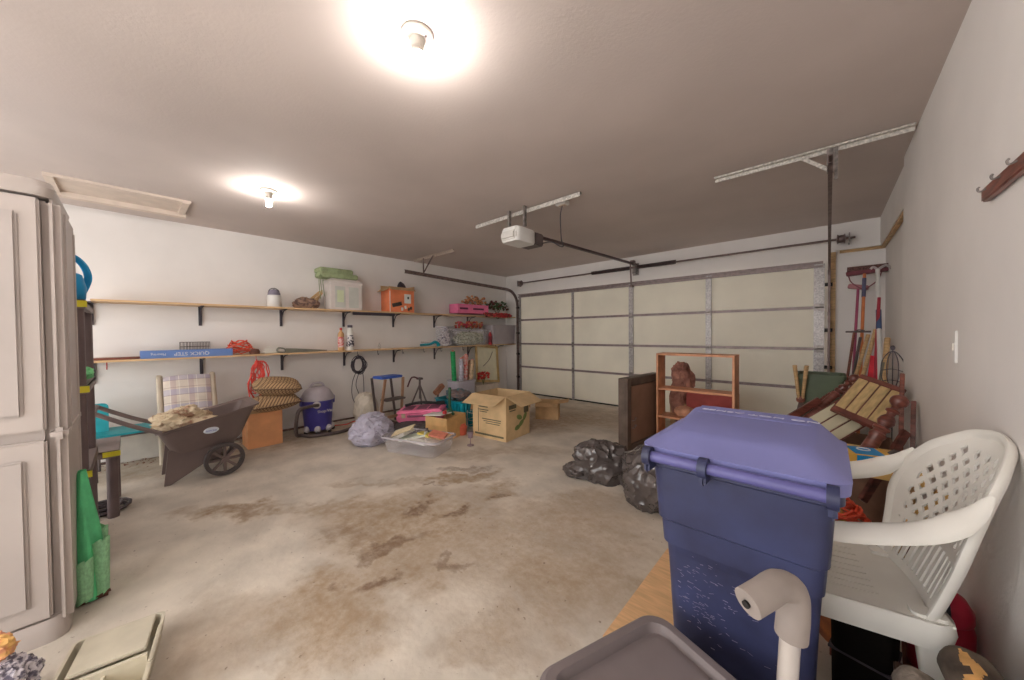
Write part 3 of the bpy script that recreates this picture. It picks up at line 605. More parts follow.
S('work_cap',MB().lathe([(0,0),(.05,0),(.055,.03),(.04,.06),(0,.065)],seg=18),M('dark brown knob',(110,70,58),.6,.15),'small dark brown cup on the lower shelf beside the orange cord','cup',(-5.25,1.02,ZL))
vt=MB().box((0,0,.03),(.06,.2,.055),bev=.02); S('caulk_gun',vt.tube([(.0,-.08,.05),(0,-.02,.09),(0,.08,.08)],.008,6,k=5),m_wplast,'white plastic fitting lying on the lower shelf near the orange cord','fitting',(-5.23,1.2,ZL))
S('hand_saw',MB().prism([(0,0),(.5,.008),(.5,.02),(.1,.055),(.0,.06)],.006,Matrix(((0,0,1,0),(1,0,0,0),(0,1,0,0),(0,0,0,1)))).tube([(0,-.01,.05),(0,-.08,.065),(0,-.09,.02),(0,-.01,.01)],.011,6,k=5,closed=True),M('grey blade',(130,130,120),.4,.1,metal=.4),'long grey saw lying on edge on the lower shelf','saw',(-5.2,1.34,ZL))
def bottle(name,label,loc,r,h,body,cap,band,neck=.35,group=None):
    t=T(name,label,'bottle',loc,0,group)
    MB().lathe([(0,0),(r,0),(r*1.02,.01),(r*1.02,h*.68),(r*.9,h*.76),(r*neck,h*.86),(r*neck,h*.9),(0,h*.9)],seg=20).build('body',body,t)
    MB().lathe([(0,h*.9),(r*neck*1.15,h*.9),(r*neck*1.1,h),(0,h)],seg=16).build('cap',cap,t)
    MB().lathe([(r*1.03,h*.15),(r*1.04,h*.16),(r*1.04,h*.58),(r*1.03,h*.6)],seg=20,cap=False).build('label',band,t); return t
m_btan=M('amber bottle',(206,160,110),.4,.1)
bottle('spray_bottle','small red-labelled bottle standing on the lower shelf, left of the tall white one',(-5.22,2.04,ZL),.042,.33,m_btan,m_red,M('red white label',(206,70,70),.5,.3,30,col2=(230,220,214)))
bottle('jug','tall white bottle with black lettering band on the lower shelf',(-5.22,2.17,ZL),.052,.37,m_wplast,M('dark grey cap',(90,80,90),.4,.1),M('blackwhite label',(220,216,214),.5,.3,34,col2=(70,66,80),lo=.45,hi=.5),.6)
bt=T('glue_bottle','tiny clear bottle standing alone on the lower shelf','bottle',(-5.22,2.62,ZL)); MB().lathe([(0,0),(.025,0),(.025,.06),(.012,.08),(.01,.10),(0,.1)],seg=14).build('body',m_clear,bt)
dr=T('hot_glue_gun','teal and grey hand tool lying on the lower shelf','tool',(-5.22,3.56,ZL))
MB().tube([(0,-.2,.04),(0,.0,.05),(0,.1,.085),(0,.16,.06),(0,.18,.01)],lambda t:.018+.016*t,8,k=6).build('handle',m_teal,dr); MB().box((0,-.04,.07),(.03,.3,.03),rot=(R(-6),0,0),bev=.01).build('blade_cover',m_clear,dr)
def bin_(name,label,loc,w,d,h,mat,rimmat=None,lid=False,taper=.88,rz=0,cat='bin'):
    t=T(name,label,cat,loc,rz); q=taper
    MB().loft([[(x,y,.004) for x,y in rr(w*q,d*q,.04)],[(x,y,h) for x,y in rr(w*.96,d*.96,.05)],[(x,y,h) for x,y in rr(w*.96-.01,d*.96-.01,.046)],[(x,y,.01) for x,y in rr(w*q-.01,d*q-.01,.036)]]).build('tub',mat,t)
    MB().loft([[(x,y,h-.012) for x,y in rr(w*.97,d*.97,.05)],[(x,y,h-.012) for x,y in rr(w,d,.05)],[(x,y,h+.006) for x,y in rr(w,d,.05)],[(x,y,h+.006) for x,y in rr(w*.95,d*.95,.048)],[(x,y,h-.012) for x,y in rr(w*.97,d*.97,.05)]],cap=False).build('rim',rimmat or mat,t)
    return t
bin_('clear_bin','small clear plastic bin on the lower shelf, left of the large clear bin',(-5.25,3.9,ZL),.27,.26,.36,m_clear,rimmat=M('cloudy rim',(216,210,216),.3,.05,alpha=.5))
S('bag_contents',MB().crumple((0,0,.12),(.09,.1,.16),.3,2.3,31,floor=0).crumple((0,.02,.3),(.06,.07,.06),.3,2,3),M('mixed grey contents',(196,186,186),.7,.3,25,col2=(110,96,120),lo=.4,hi=.5),'grey and violet odds and ends inside the small clear bin','contents',(-5.25,3.9,ZL+.012))
bin_('clear_bin','large clear plastic bin of wreaths and garland on the lower shelf',(-5.25,4.47,ZL),.30,.86,.30,m_clear,rimmat=MC['cloudy rim'])
S('garland_heap',MB().crumple((0,0,.12),(.11,.36,.13),.3,3,6,sub=5,floor=0),M('pale green stuffing',(206,206,180),.8,.25,30,col2=(132,140,112),lo=.4,hi=.55),'pale green and cream garland heaped inside the large clear bin','garland',(-5.25,4.47,ZL+.012),kind='stuff')
bouquet('autumn_flowers','orange and crimson artificial flowers on top of the large clear bin','flowers',(-5.25,4.5,ZL+.26),70,(.09,.34),.20,[(212,136,96),(190,62,84),(196,110,80)],21,False)
bottle('sauce_bottle','small red bottle standing in front of the grey tote on the lower shelf',(-5.14,4.96,ZL),.035,.29,m_red,m_wplast,M('dark red label',(130,30,46),.5,.2,20))
gt=bin_('grey_tote','large grey storage tote at the far end of the lower shelf',(-5.25,5.35,ZL),.32,.76,.40,M('grey lilac tote',(168,160,164),.5,.05),taper=.86,cat='tote')
# ================================================================= FLOOR PILE BY THE SHELF WALL
S('plastic_bag',MB().crumple((0,0,.15),(.22,.25,.19),.22,2.4,11,sub=5,floor=0).crumple((0,.02,.30),(.12,.14,.06),.4,3,12,sub=4),M('lilac grey plastic film',(186,182,200),.35,.12,10,bump=.4,bscale=16),'full lilac-grey plastic bag slumped on the floor left of the clear paper bin','bag',(-4.02,1.90,0))
cbn=bin_('clear_bin','shallow clear plastic bin full of papers on the floor, nearest the middle of the garage',(-3.36,2.13,0),.74,.42,.17,m_clear,rimmat=MC['cloudy rim'],rz=R(20),taper=.84)
def flatstack(name,label,cat,loc,size,mat,rot,group=None):
    return S(name,MB().box((0,0,0),size,bev=.002),mat,label,cat,loc,0,group,rot=rot)
PP_=[((-3.56,2.05,0.160),(.22,.16,.035),(226,222,214),(8,-24,10),'white booklet stack at the left end of the clear paper bin','booklet'),
((-3.50,2.02,0.225),(.26,.12,.012),(232,214,176),(14,-20,30),'cream and tan booklet tipped up over the left rim of the clear paper bin','booklet'),
((-3.42,2.10,0.155),(.30,.14,.02),(216,222,208),(4,-12,40),'long pale green sheet pack lying across the clear paper bin','papers'),
((-3.32,2.20,0.175),(.16,.13,.02),(226,206,96),(-6,8,15),'yellow folder in the middle of the clear paper bin','folder'),
((-3.18,2.26,0.185),(.18,.13,.02),(224,140,116),(10,12,35),'coral red printed leaflet at the right end of the clear paper bin','leaflet'),
((-3.28,2.06,0.135),(.24,.10,.018),(234,232,226),(2,6,22),'white envelope lying along the front of the clear paper bin','envelope'),
((-3.12,2.14,0.145),(.16,.12,.02),(222,214,208),(-5,16,60),'pale grey notepad by the right front corner of the clear paper bin','notepad')]
for i,(l,sz,c,rt_,lb,ct) in enumerate(PP_): flatstack(ct,lb,ct,l,sz,M('paperstock%d'%i,c,.7,.1,26),tuple(R(a) for a in rt_))
S('ink_bottle',MB().lathe([(0,0),(.03,0),(.032,.05),(.015,.065),(.015,.085),(0,.085)],seg=14),m_darkplast,'small dark brown bottle standing among the papers of the clear bin','bottle',(-3.37,2.24,.14))
def open_box(name,label,loc,w,d,h,rz,flaps,mat=None,fl=.2):
    """flaps: four tilt angles in degrees for +x,-x,+y,-y (90 = straight out, 0 = up)"""
    t=T(name,label,'box',loc,rz); q=.004; mat=mat or m_card
    b=MB(); b.box((w/2,0,h/2),(q,d,h)).box((-w/2,0,h/2),(q,d,h)).box((0,d/2,h/2),(w,q,h)).box((0,-d/2,h/2),(w,q,h)).box((0,0,.003),(w,d,.005)); b.build('body',mat,t,False)
    for (ax,sg,L_,a) in(('x',1,d,flaps[0]),('x',-1,d,flaps[1]),('y',1,w,flaps[2]),('y',-1,w,flaps[3])):
        if a is None: continue
        f=MB(); aa=R(a); n=Vector((sg*math.sin(aa),0,math.cos(aa))) if ax=='x' else Vector((0,sg*math.sin(aa),math.cos(aa)))
        p0=Vector((sg*w/2,0,h)) if ax=='x' else Vector((0,sg*d/2,h)); s_=Vector((0,1,0)) if ax=='x' else Vector((1,0,0)); th=n.cross(s_)*.004
        k0,k1=L_/2,L_/2*.93; P=[p0-s_*k0,p0+s_*k0,p0+n*fl+s_*k1,p0+n*fl-s_*k1]
        f.loft([P,[p_+th for p_ in P]]); f.build('flap',mat,t,False)
    return t
bb=open_box('cardboard_box','large open moving carton with green leaf print and spread flaps in the middle of the pile','',.54,.52,.54,R(7),(118,100,25,112),fl=.24) if 0 else open_box('cardboard_box','large open moving carton with green leaf print and spread flaps right of the teal crate',(-3.11,3.19,0),.53,.5,.54,R(6),(116,165,165,112),M('pale kraft board',(216,186,142),.8,.08,7),.23)
def prn(par,y_face,rects,mat,name='print'):
    for (x,z,w_,h_) in rects: MB().box((x,y_face,z),(w_,.002,h_)).build(name,mat,par,False)
mo=M('grey green print',(110,104,82),.8,.2); mg=M('leaf green print',(128,142,84),.8,.15)
r_=random.Random(5)
prn(bb,-.2535,[(-.09,.405,.15,.05),(-.09,.35,.17,.012),(-.09,.325,.12,.01),(.04,.24,.30,.012),(.05,.215,.27,.010),(.06,.19,.22,.010),(-.0,.045,.46,.022),(-.17,.22,.008,.30)],mo)
for (y,z,w_,h_) in((-.12,.40,.15,.05),(-.12,.355,.12,.014),(.17,.36,.10,.15)): MB().box((.268,y,z),(.002,w_,h_)).build('print',mo,bb,False)
for (y,z,a) in((.06,.17,30),(.14,.24,50),(-.02,.13,10),(.02,.25,-20)):
    MB().lathe([(0,0),(.06,0),(.06,.002),(0,.002)],M4=Matrix.Translation((.268,y,z))@Matrix.Rotation(R(a),4,'X')@Matrix.Scale(.5,4,(0,0,1))@Matrix.Rotation(PI/2,4,'Y'),seg=20).build('leaf_mark',mg,bb,False)
open_box('cardboard_box','small open tan carton on the floor right of the large moving carton',(-3.19,4.30,0),.34,.30,.24,R(30),(80,70,95,100),fl=.15)
cx=open_box('cardboard_box','medium tan carton with a white paper on top behind the clear paper bin',(-3.60,2.68,0),.34,.38,.27,R(14),(None,None,None,175),M('tan kraft board',(214,172,116),.8,.1,7),.1)
S('loose_papers',MB().box((0,0,0),(.3,.22,.012),rot=(0,R(-6),R(10))),m_paper,'white papers lying on top of the medium tan carton','papers',(-3.66,2.60,.283))
S('garden_hose_nozzle',MB().tube([(.1,-.02,.0),(.04,0,.02),(0,0,.09),(.0,.0,.2),(-.02,.02,.32)],.018,8,k=5).ball((.0,0,.03),(.04,.04,.03)),M('dark green rubber',(44,84,58),.5,.2),'dark green handled tool standing on the medium tan carton','tool',(-3.6,2.74,.28))
S('toy_ball',MB().ball((0,0,.028),.028),m_red,'small red ball on top of the medium tan carton','ball',(-3.52,2.60,.29))
# teal crate
tc_=T('teal_crate','teal ribbed plastic crate behind the medium tan carton','crate',(-3.92,3.16,0),R(6))
MB().loft([[(x,y,.003) for x,y in rr(.50,.40,.04)],[(x,y,.36) for x,y in rr(.56,.46,.05)],[(x,y,.38) for x,y in rr(.59,.49,.05)],[(x,y,.38) for x,y in rr(.54,.44,.045)],[(x,y,.35) for x,y in rr(.53,.43,.045)],[(x,y,.01) for x,y in rr(.48,.38,.04)]]).build('tub',m_teal,tc_)
for i in range(9):
    x=-.22+.055*i; MB().box((x,-.232,.19),(.012,.02,.32),rot=(R(-3),0,0)).build('rib',m_teal,tc_,False)
for i in range(7):
    y=-.17+.057*i; MB().box((.288,y,.19),(.02,.012,.32),rot=(0,R(3),0)).build('rib',m_teal,tc_,False)
MB().box((-.12,-.243,.30),(.11,.02,.04),bev=.008).build('hand_hole',m_black,tc_)
S('clothes_heap',MB().crumple((0,0,.0),(.2,.16,.08),.35,2.5,14),M('brown grey rags',(120,100,96),.8,.3,16,col2=(80,110,120),lo=.4,hi=.55),'brown-grey rag heap filling the top of the teal crate','rags',(-3.98,3.20,.41))
mal=T('mallet','wooden-headed mallet leaning up behind the pink case','mallet',(-4.36,3.02,.0),0,rot=(R(-25),R(-20),0))
MB().cyl((0,0,0),(0,0,.46),.016).build('handle',m_darkplast,mal); MB().box((0,0,.5),(.09,.20,.08),bev=.01,rot=(R(60),0,0)).build('head',M('worn brown wood',(160,110,84),.6,.25,14),mal)
bk=MB()
for z in (.05,.14,.24): bk.tube([(x,y,z) for x,y in rr(.2,.16,.03)],.003,5,closed=True)
for a in range(12):
    x,y=rr(.2,.16,.03,2)[a]; bk.tube([(x*.95,y*.95,.0),(x,y,.26)],.0025,5)
S('wire_basket',bk,m_white,'white wire basket in front of the teal crate','basket',(-3.52,3.10,0))
gcn=T('fuel_can','small orange-red fuel can on the floor left of the large moving carton','fuel can',(-3.50,2.83,0),R(20))
MB().loft([[(x,y,.003) for x,y in rr(.15,.13,.05)],[(x,y,.1) for x,y in rr(.16,.14,.05)],[(x,y,.14) for x,y in rr(.10,.09,.03)]]).build('body',M('orange red can',(214,106,82),.45,.1),gcn); MB().cyl((0,0,.14),(0,0,.165),.025).build('cap',m_black,gcn)
st_=MB().cyl((0,0,0),(0,0,.008),.04,seg=18).cyl((0,0,.008),(0,0,.09),.006,seg=10).cyl((0,0,.09),(0,0,.16),.028,.036,seg=18)
S('candle_stand',st_,M('grey violet glass',(150,130,138),.3,.1),'small grey-violet stemmed cup standing alone on the floor before the carton','cup',(-3.06,2.62,0))
# pink case over black bag
S('duffel_bag',MB().crumple((0,0,.07),(.34,.2,.10),.2,2,17,sub=5,floor=0),M('dark grey nylon',(88,80,80),.6,.15,12),'dark grey slumped bag under the pink case','bag',(-3.98,2.52,0),R(30))
pc=T('pink_case','pink hard plastic tool case with a dark handle lying on the dark slumped bag','case',(-4.03,2.62,.165),R(38),rot=(R(6),R(-4),R(38)))
MB().box((0,0,.05),(.62,.30,.10),bev=.02).build('lower_shell',m_pink,pc); MB().box((0,0,.125),(.61,.29,.05),bev=.02).build('upper_shell',m_pink,pc)
MB().tube([(-.12,-.15,.09),(-.11,-.2,.1),(.11,-.2,.1),(.12,-.15,.09)],.014,8,k=4).build('handle',M('plum plastic',(130,70,96),.5,.1),pc)
for x in(-.2,.2): MB().box((x,-.155,.095),(.05,.015,.06),bev=.004).build('latch',M('beige latch',(196,176,150),.5,.1),pc)
for x in(-.17,.02,.18): MB().box((x,.0,.152),(.14,.16,.008),bev=.003).build('recess',M('plum plastic',(130,70,96)),pc)
bg2=S('black_hand_tool',MB().tube([(-.24,-.05,.0),(-.05,.0,.035),(.16,.05,.02),(.25,.1,.0)],lambda t:.018,8,k=5).box((.2,.08,.02),(.12,.08,.04),rot=(0,0,.3),bev=.01),m_black,'dark grip tool lying across the top of the pink case','tool',(-4.0,2.62,.345),R(38))
# folding stool
fs=T('step_stool','folding step stool with a blue top and tan legs against the shelf wall','stool',(-4.78,2.52,0),R(8))
MB().box((0,0,.675),(.24,.36,.035),bev=.012).build('top_step',M('bright blue step',(70,106,200),.4,.08),fs)
for sy in(-1,1):
    MB().box((.10,sy*.17,.33),(.022,.035,.67),rot=(R(sy*3),R(9),0)).build('front_leg',M('tan leg',(180,140,112),.5,.1),fs,False); MB().box((-.1,sy*.16,.33),(.02,.03,.67),rot=(0,R(-10),0)).build('rear_leg',m_darkplast,fs,False)
MB().box((.12,0,.36),(.16,.32,.025),bev=.005).build('lower_step',m_darkplast,fs); MB().box((.16,0,.12),(.02,.32,.04)).build('cross_bar',M('tan leg',(0,0,0)),fs,False)
tp=T('camera_tripod','dark folded tripod stand between the blue step stool and the mallet','tripod',(-4.66,2.98,0))
for a in(20,140,260):
    MB().tube([(0,0,.52),(.12*math.cos(R(a)),.12*math.sin(R(a)),.26),(.24*math.cos(R(a)),.24*math.sin(R(a)),.0)],.012,8).build('leg',m_darkplast,tp)
MB().cyl((0,0,.30),(0,0,.60),.016).box((0,0,.61),(.09,.07,.03),bev=.005).build('column',m_darkplast,tp)
MB().tube([(0,0,.6),(-.02,-.12,.64),(-.02,-.2,.5)],.012,8,k=4).build('pan_handle',M('burgundy grip',(96,56,64),.5,.1),tp)
S('cream_sack',MB().crumple((0,0,.2),(.17,.17,.26),.16,2,22,sub=5,floor=0),M('cream sack film',(218,208,192),.5,.1,8,bump=.3,bscale=14),'cream plastic sack slumped on the floor beneath the hanging cable coil','sack',(-5.02,2.30,0))
S('dark_cloth',MB().crumple((0,0,.06),(.16,.2,.09),.3,2.3,24,floor=0),m_darkplast,'dark cloth lump on the floor between the grey bag and the blue-topped stool','cloth',(-4.42,2.24,0))
# rolls of wrapping paper in a tall bin
rb=bin_('tall_clear_bin','tall clear bin holding rolls of wrapping paper by the wall',(-4.93,4.02,0),.32,.46,.46,M('milky bin plastic',(214,208,222),.4,.05,alpha=.75),rimmat=MC['cloudy rim'])
RL=[(-.0,-.14,.98,(40,160,92),'green roll of wrapping paper with a pink tip, tallest in the tall clear bin'),(.05,-.04,.84,(206,200,214),'pale lilac roll of wrapping paper in the tall clear bin'),(.03,.05,.90,(222,92,76),'red and white patterned roll of wrapping paper in the tall clear bin'),
(-.04,.02,.86,(232,140,100),'orange roll of wrapping paper behind the red one in the tall clear bin'),(.04,.13,.80,(214,186,150),'tan roll of wrapping paper at the right of the tall clear bin'),(-.06,.12,.78,(190,150,120),'brown roll of wrapping paper at the back right of the tall clear bin')]
for i,(x,y,h_,c,lb) in enumerate(RL):
    t=T('wrapping_paper_roll',lb,'wrapping paper',(-4.93+x,4.02+y,.012),0,'rolls of wrapping paper',rot=(R(5-2.5*i),R(3),0))
    MB().cyl((0,0,0),(0,0,h_),.042,seg=16).build('roll',M('wrap%d'%i,c,.5,.25,24,col2=(236,226,220) if i in(2,) else None),t)
    MB().cyl((0,0,h_),(0,0,h_+.02),.022,seg=12).build('core',M('pink core',(222,140,130),.7,.1),t)
# picture frame leaning, white box, poinsettia
wbx=T('white_box','low white box under the leaning picture frame and the red flower','box',(-5.18,4.72,0)); MB().box((0,0,.14),(.42,.6,.28),bev=.006).build('body',M('dull white board',(210,198,186),.7,.06),wbx); MB().box((0,0,.285),(.44,.62,.03),bev=.004).build('lid',M('dull white board',(0,0,0)),wbx)
pf=T('picture_frame','pale gold wooden picture frame with a cream picture leaning against the shelf wall','picture frame',(-5.10,4.86,.33),rot=(R(-8),0,0))
fa=R(-12); pf.rotation_euler=(R(-7),R(-11),0)
m_gold=M('pale gold wood',(206,176,122),.5,.15)
for c,d in(((0,-.29,.36),(.03,.05,.76)),((0,.29,.36),(.03,.05,.76)),((0,0,.0),(.03,.62,.05)),((0,0,.72),(.03,.62,.05))): MB().box(c,d,bev=.005).build('moulding',m_gold,pf)
pp=MB().box((-.008,0,.36),(.006,.54,.68)).build('picture',M('cream print',(224,220,196),.6,.05),pf,False)
MB().tube([(0,-.12,.3),(0,.05,.44),(0,.16,.62)],.006,6,k=5).build('painted_branch',M('dark stroke',(96,84,72),.7,.1),pp)
bouquet('poinsettia','red artificial flower with twigs on the low white box before the frame','flower',(-4.95,4.58,.30),46,(.1,.13),.26,[(212,66,62),(170,52,50)],41,True)
# ================================================================= CENTRE: BIN BAGS, CABINET DOOR, BOOKSHELF
m_bag=M('glossy black film',(84,76,74),.2,.15,6,bump=.25,bscale=5,spec=.8)
S('trash_bag',MB().crumple((0,0,.13),(.25,.16,.20),.32,1.5,51,sub=5,floor=0,rot=.5).crumple((.2,.1,.09),(.18,.15,.15),.3,1.6,52,sub=4,floor=0).crumple((-.2,-.1,.05),(.13,.09,.07),.35,1.8,53,sub=4,floor=0),m_bag,'crumpled half-empty black bin bag lying on the open floor','bin bag',(-1.48,2.78,0))
S('trash_bag',MB().crumple((0,0,.2),(.25,.24,.25),.2,2.0,61,sub=5,floor=0),m_bag,'full rounded black bin bag beside the blue wheeled bin','bin bag',(-.95,2.62,0))
cp=T('cabinet_door_panel','dark framed wooden cabinet front standing upright left of the orange bookshelf','cabinet front',(-1.60,3.93,0),R(-5))
m_dk=M('dark grey brown wood',(104,88,78),.5,.2,8); m_in=M('brown inner panel',(150,120,102),.4,.12,5)
MB().box((0,0,.40),(.09,.80,.80),bev=.004).build('carcass',m_dk,cp)
for c,d in(((.055,-.36,.40),(.02,.08,.80)),((.055,.36,.40),(.02,.08,.80)),((.055,0,.04),(.02,.64,.08)),((.055,0,.76),(.02,.64,.08))): MB().box(c,d,bev=.004).build('frame_rail',m_dk,cp)
MB().box((.052,0,.40),(.012,.62,.62),bev=.004).build('inner_panel',m_in,cp)
for z in(.26,.34): MB().tube([(.066,-.30,z),(.09,-.30,z+.01),(.09,-.26,z+.03),(.066,-.25,z+.02)],.006,6,k=4).build('pull_handle',m_steel,cp)
bs=T('bookshelf','orange wooden open bookshelf with three compartments standing before the garage door','bookshelf',(-1.09,4.22,0))
m_os=M('orange pine',(222,158,118),.55,.15,9)
W_,D_,H_=.78,.24,1.05
for sx in(-1,1): MB().box((sx*(W_/2-.011),0,H_/2),(.022,D_,H_),bev=.002).build('side_panel',m_os,bs)
for z in(.03,.32,.64,H_-.011): MB().box((0,0,z),(W_-.046,D_-.004,.022),bev=.002).build('shelf_board',m_os,bs)
for x,y,sx,sy,sz,c,lb in((-.9,4.22,.24,.2,.16,(176,84,88),'dull red folded cloth pile on the middle board of the orange bookshelf'),(-1.2,4.2,.22,.18,.12,(206,150,120),'tan folded cloth pile on the lower board of the orange bookshelf')):
    z0=.653 if 0 else .332
    S('folded_cloth',MB().crumple((0,0,sz/2),(sx/2,sy/2,sz*.5),.12,2,int(x*-50),sub=4,floor=0),M('cloth%d'%c[0],c,.85,.15,14),lb,'cloth',(x,y,z0))
S('red_carton',MB().box((0,0,.28),(.52,.3,.56),bev=.006),M('dull red board',(184,88,82),.7,.1),'dull red carton standing behind the orange bookshelf','box',(-1.02,4.66,0),R(6))
dd=T('brown_jacket','crumpled brown cloth jacket draped over a carton behind the bookshelf','jacket',(-1.36,4.66,0))
MB().crumple((0,0,.66),(.13,.12,.26),.28,1.8,71,sub=5).crumple((-.04,-.02,.4),(.1,.1,.3),.2,2,73).build('cloth',M('brown pink cloth',(190,136,116),.7,.25,9,col2=(120,76,66)),dd)
MB().box((0,.02,.2),(.24,.2,.4),bev=.005).build('stiffener',m_card,dd)
# ================================================================= BLUE WHEELED BIN
S('plywood_sheet',MB().box((-.38,1.72,.006),(.64,.80,.012),bev=.002),M('orange plywood',(230,186,138),.6,.1,8,stretch=(1,7,1)),'orange-tan plywood sheet flat on the floor under the blue wheeled bin','plywood')
bn=T('wheeled_trash_bin','large navy blue wheeled bin with a periwinkle lid in the right foreground','wheeled bin',(-.215,1.39,.012))
m_nv=M('scuffed navy plastic',(58,64,100),.42,.2,5,col2=(44,46,72)); m_lid=M('periwinkle lid plastic',(126,128,182),.5,.06,3)
def bodyloop(z,w,yb,yf,r=.04): return [(x,y,z) for x,y in rr(w,yf-yb,r,5,0,(yb+yf)/2)]
lp=[bodyloop(.02,.37,-.11,.16),bodyloop(.55,.41,-.145,.20),bodyloop(.56,.425,-.165,.205),bodyloop(.64,.435,-.17,.21),bodyloop(.65,.445,-.185,.215),bodyloop(.83,.465,-.20,.23),bodyloop(.835,.50,-.205,.25),bodyloop(.862,.50,-.205,.25),
    bodyloop(.862,.46,-.19,.23),bodyloop(.6,.42,-.15,.19),bodyloop(.03,.35,-.10,.15)]
MB().loft(lp).build('body',m_nv,bn)
def mark(fn,n,mat,name='scuff',seed=1):
    r_=random.Random(seed); mb=MB()
    for i in range(n):
        x,z,l_,a=fn(r_); mb.box((x,-.1655-.022*max(0,z-.0)*0-(.11-.11),z),(l_,.0012,.0015+.003*r_.random()),rot=(0,a,0))
    return mb
LD=[[(x,y,.866) for x,y in rr(.52,.50,.05,5,0,.03)],[(x,y,.90) for x,y in rr(.525,.505,.05,5,0,.03)],[(x,y+.0,.905+.0*y) for x,y in rr(.50,.48,.05,5,0,.03)],[(x,y,.95+.10*(y-.03)) for x,y in rr(.39,.36,.05,5,0,.05)],[(x,y,.957+.10*(y-.03)) for x,y in rr(.36,.33,.05,5,0,.05)]]
lid=MB().loft(LD).build('lid',m_lid,bn,ang=25)
MB().box((0,.165,.969),(.35,.09,.006),rot=(R(5.7),0,0),bev=.003).build('raised_band',m_lid,lid)
MB().tube([(-.23,-.245,.875),(.23,-.245,.875)],.017,12).build('hinge_bar',m_nv if 0 else M('violet grey plastic',(96,94,150),.4,.08),bn)
for x in(-.225,-.06,.225):
    MB().box((x,-.225,.855),(.018,.075,.07),bev=.012).cyl((x-.012,-.245,.875),(x+.012,-.245,.875),.03,seg=18).build('hinge_lug',m_nv,bn)
letters('NO HOT ASHES',.05,M('worn white print',(206,206,222),.6,.1),lid,(.02,.155,.9735),(R(5.7),0,PI),ext=.0008)
for sx in(-1,1):
    MB().lathe([(.03,-.02),(.085,-.025),(.09,-.015),(.09,.015),(.085,.025),(.03,.02)],M4=Matrix.Translation((sx*.215,-.10,.092))@Matrix.Rotation(PI/2,4,'Y'),seg=28).build('wheel',m_black,bn)
# scuffs and scratches on the face towards the camera
r_=random.Random(11)
def faceY(z): return -.11-.035*(z-.02)/.53 if z<.55 else (-.165-.005*(z-.56)/.08 if z<.645 else -.185-.015*(z-.65)/.18)
sc_=MB()
for i in range(150):
    z=r_.gauss(.36,.07) if i%2 else r_.gauss(.45,.05); x=r_.gauss(-.10,.05) if i%3 else r_.uniform(-.12,.15)
    if not .1<z<.54 or abs(x)>.16: continue
    l_=r_.uniform(.002,.016); sc_.box((x,faceY(z)-.0004,z),(l_,.0008,r_.uniform(.0005,.0018)),rot=(R(3.8),r_.gauss(.15,.25),0))
o=sc_.build('scratches',M('pale scratch',(128,122,142),.7,.2),bn,False); o['kind']='stuff'
# pull cart handle
hcn=T('hand_cart','grey foam gripped silver tube handle of a small wheeled hand cart in the foreground','hand cart',(-.045,.625,0))
pts=[(-.034,-.070,.926),(-.018,-.045,.934),(-.005,-.02,.938),(.008,.0,.925),(.010,.0,.895),(.008,.0,.86)]
MB().tube(pts,.0195,16,k=8).build('foam_grip',M('grey foam',(142,132,126),.75,.06,20),hcn,ang=60)
MB().cyl((-.0345,-.071,.9258),(-.036,-.074,.9252),.005).build('grip_hole',m_black,hcn)
MB().tube([(.008,.0,.88),(.004,0,.79),(.0,.0,.06)],.0125,14).build('tube',M('brushed aluminium',(196,190,186),.3,.08,metal=.5),hcn)
MB().box((0,.0,.05),(.26,.03,.03),bev=.006).build('axle_frame',m_darkplast,hcn)
for sx in(-1,1): MB().lathe([(0,-.012),(.045,-.015),(.05,0),(.045,.015),(0,.012)],M4=Matrix.Translation((sx*.14,0,.05))@Matrix.Rotation(PI/2,4,'Y'),seg=20).build('wheel',m_black,hcn)
# grey tote in front
m_tote=M('grey brown tote',(122,112,112),.45,.08,5)
tt_=T('storage_tote','grey-brown storage tote with a raised-rim lid at the bottom edge of the photo','tote',(-.225,.855,0),R(-20))
TW,TD=.64,.50
MB().loft([[(x,y,.003) for x,y in rr(TW*.8,TD*.76,.05)],[(x,y,.30) for x,y in rr(TW*.92,TD*.9,.06)]]).build('tub',m_tote,tt_)
MB().loft([[(x,y,.30) for x,y in rr(TW,TD,.07,7)],[(x,y,.335) for x,y in rr(TW,TD,.07,7)],[(x,y,.348) for x,y in rr(TW-.03,TD-.03,.06,7)],[(x,y,.348) for x,y in rr(TW-.075,TD-.075,.05,7)],[(x,y,.325) for x,y in rr(TW-.10,TD-.10,.045,7)],[(x,y,.325) for x,y in rr(TW-.13,TD-.13,.04,7)],[(x,y,.338) for x,y in rr(TW-.15,TD-.15,.035,7)]]).build('lid',m_tote,tt_,ang=25)
# ================================================================= RIGHT: GREEN BIN, FURNITURE PARTS, TOOLS
gbn=T('green_trash_can','dark green rectangular bin before the right end of the garage door','bin',(-.06,4.62,0),0)
m_gn=M('dark green plastic',(96,108,86),.5,.1)
MB().loft([[(x,y,.003) for x,y in rr(.26,.26,.04)],[(x,y,.82) for x,y in rr(.34,.34,.05)],[(x,y,.82) for x,y in rr(.37,.37,.05)],[(x,y,.87) for x,y in rr(.37,.37,.05)],[(x,y,.87) for x,y in rr(.33,.33,.045)],[(x,y,.02) for x,y in rr(.25,.25,.035)]]).build('tub',m_gn,gbn)
lo=T('garden_loppers','wooden-handled loppers hooked over the left side of the green bin','loppers',(-.20,4.40,.70),0,rot=(R(6),0,0))
for sx in(-1,1): MB().tube([(sx*.012,0,-.1),(sx*.028,0,.08),(sx*.045,-.0,.26)],lambda t:.012+.006*t,8,k=4).build('handle',m_tanwood,lo)
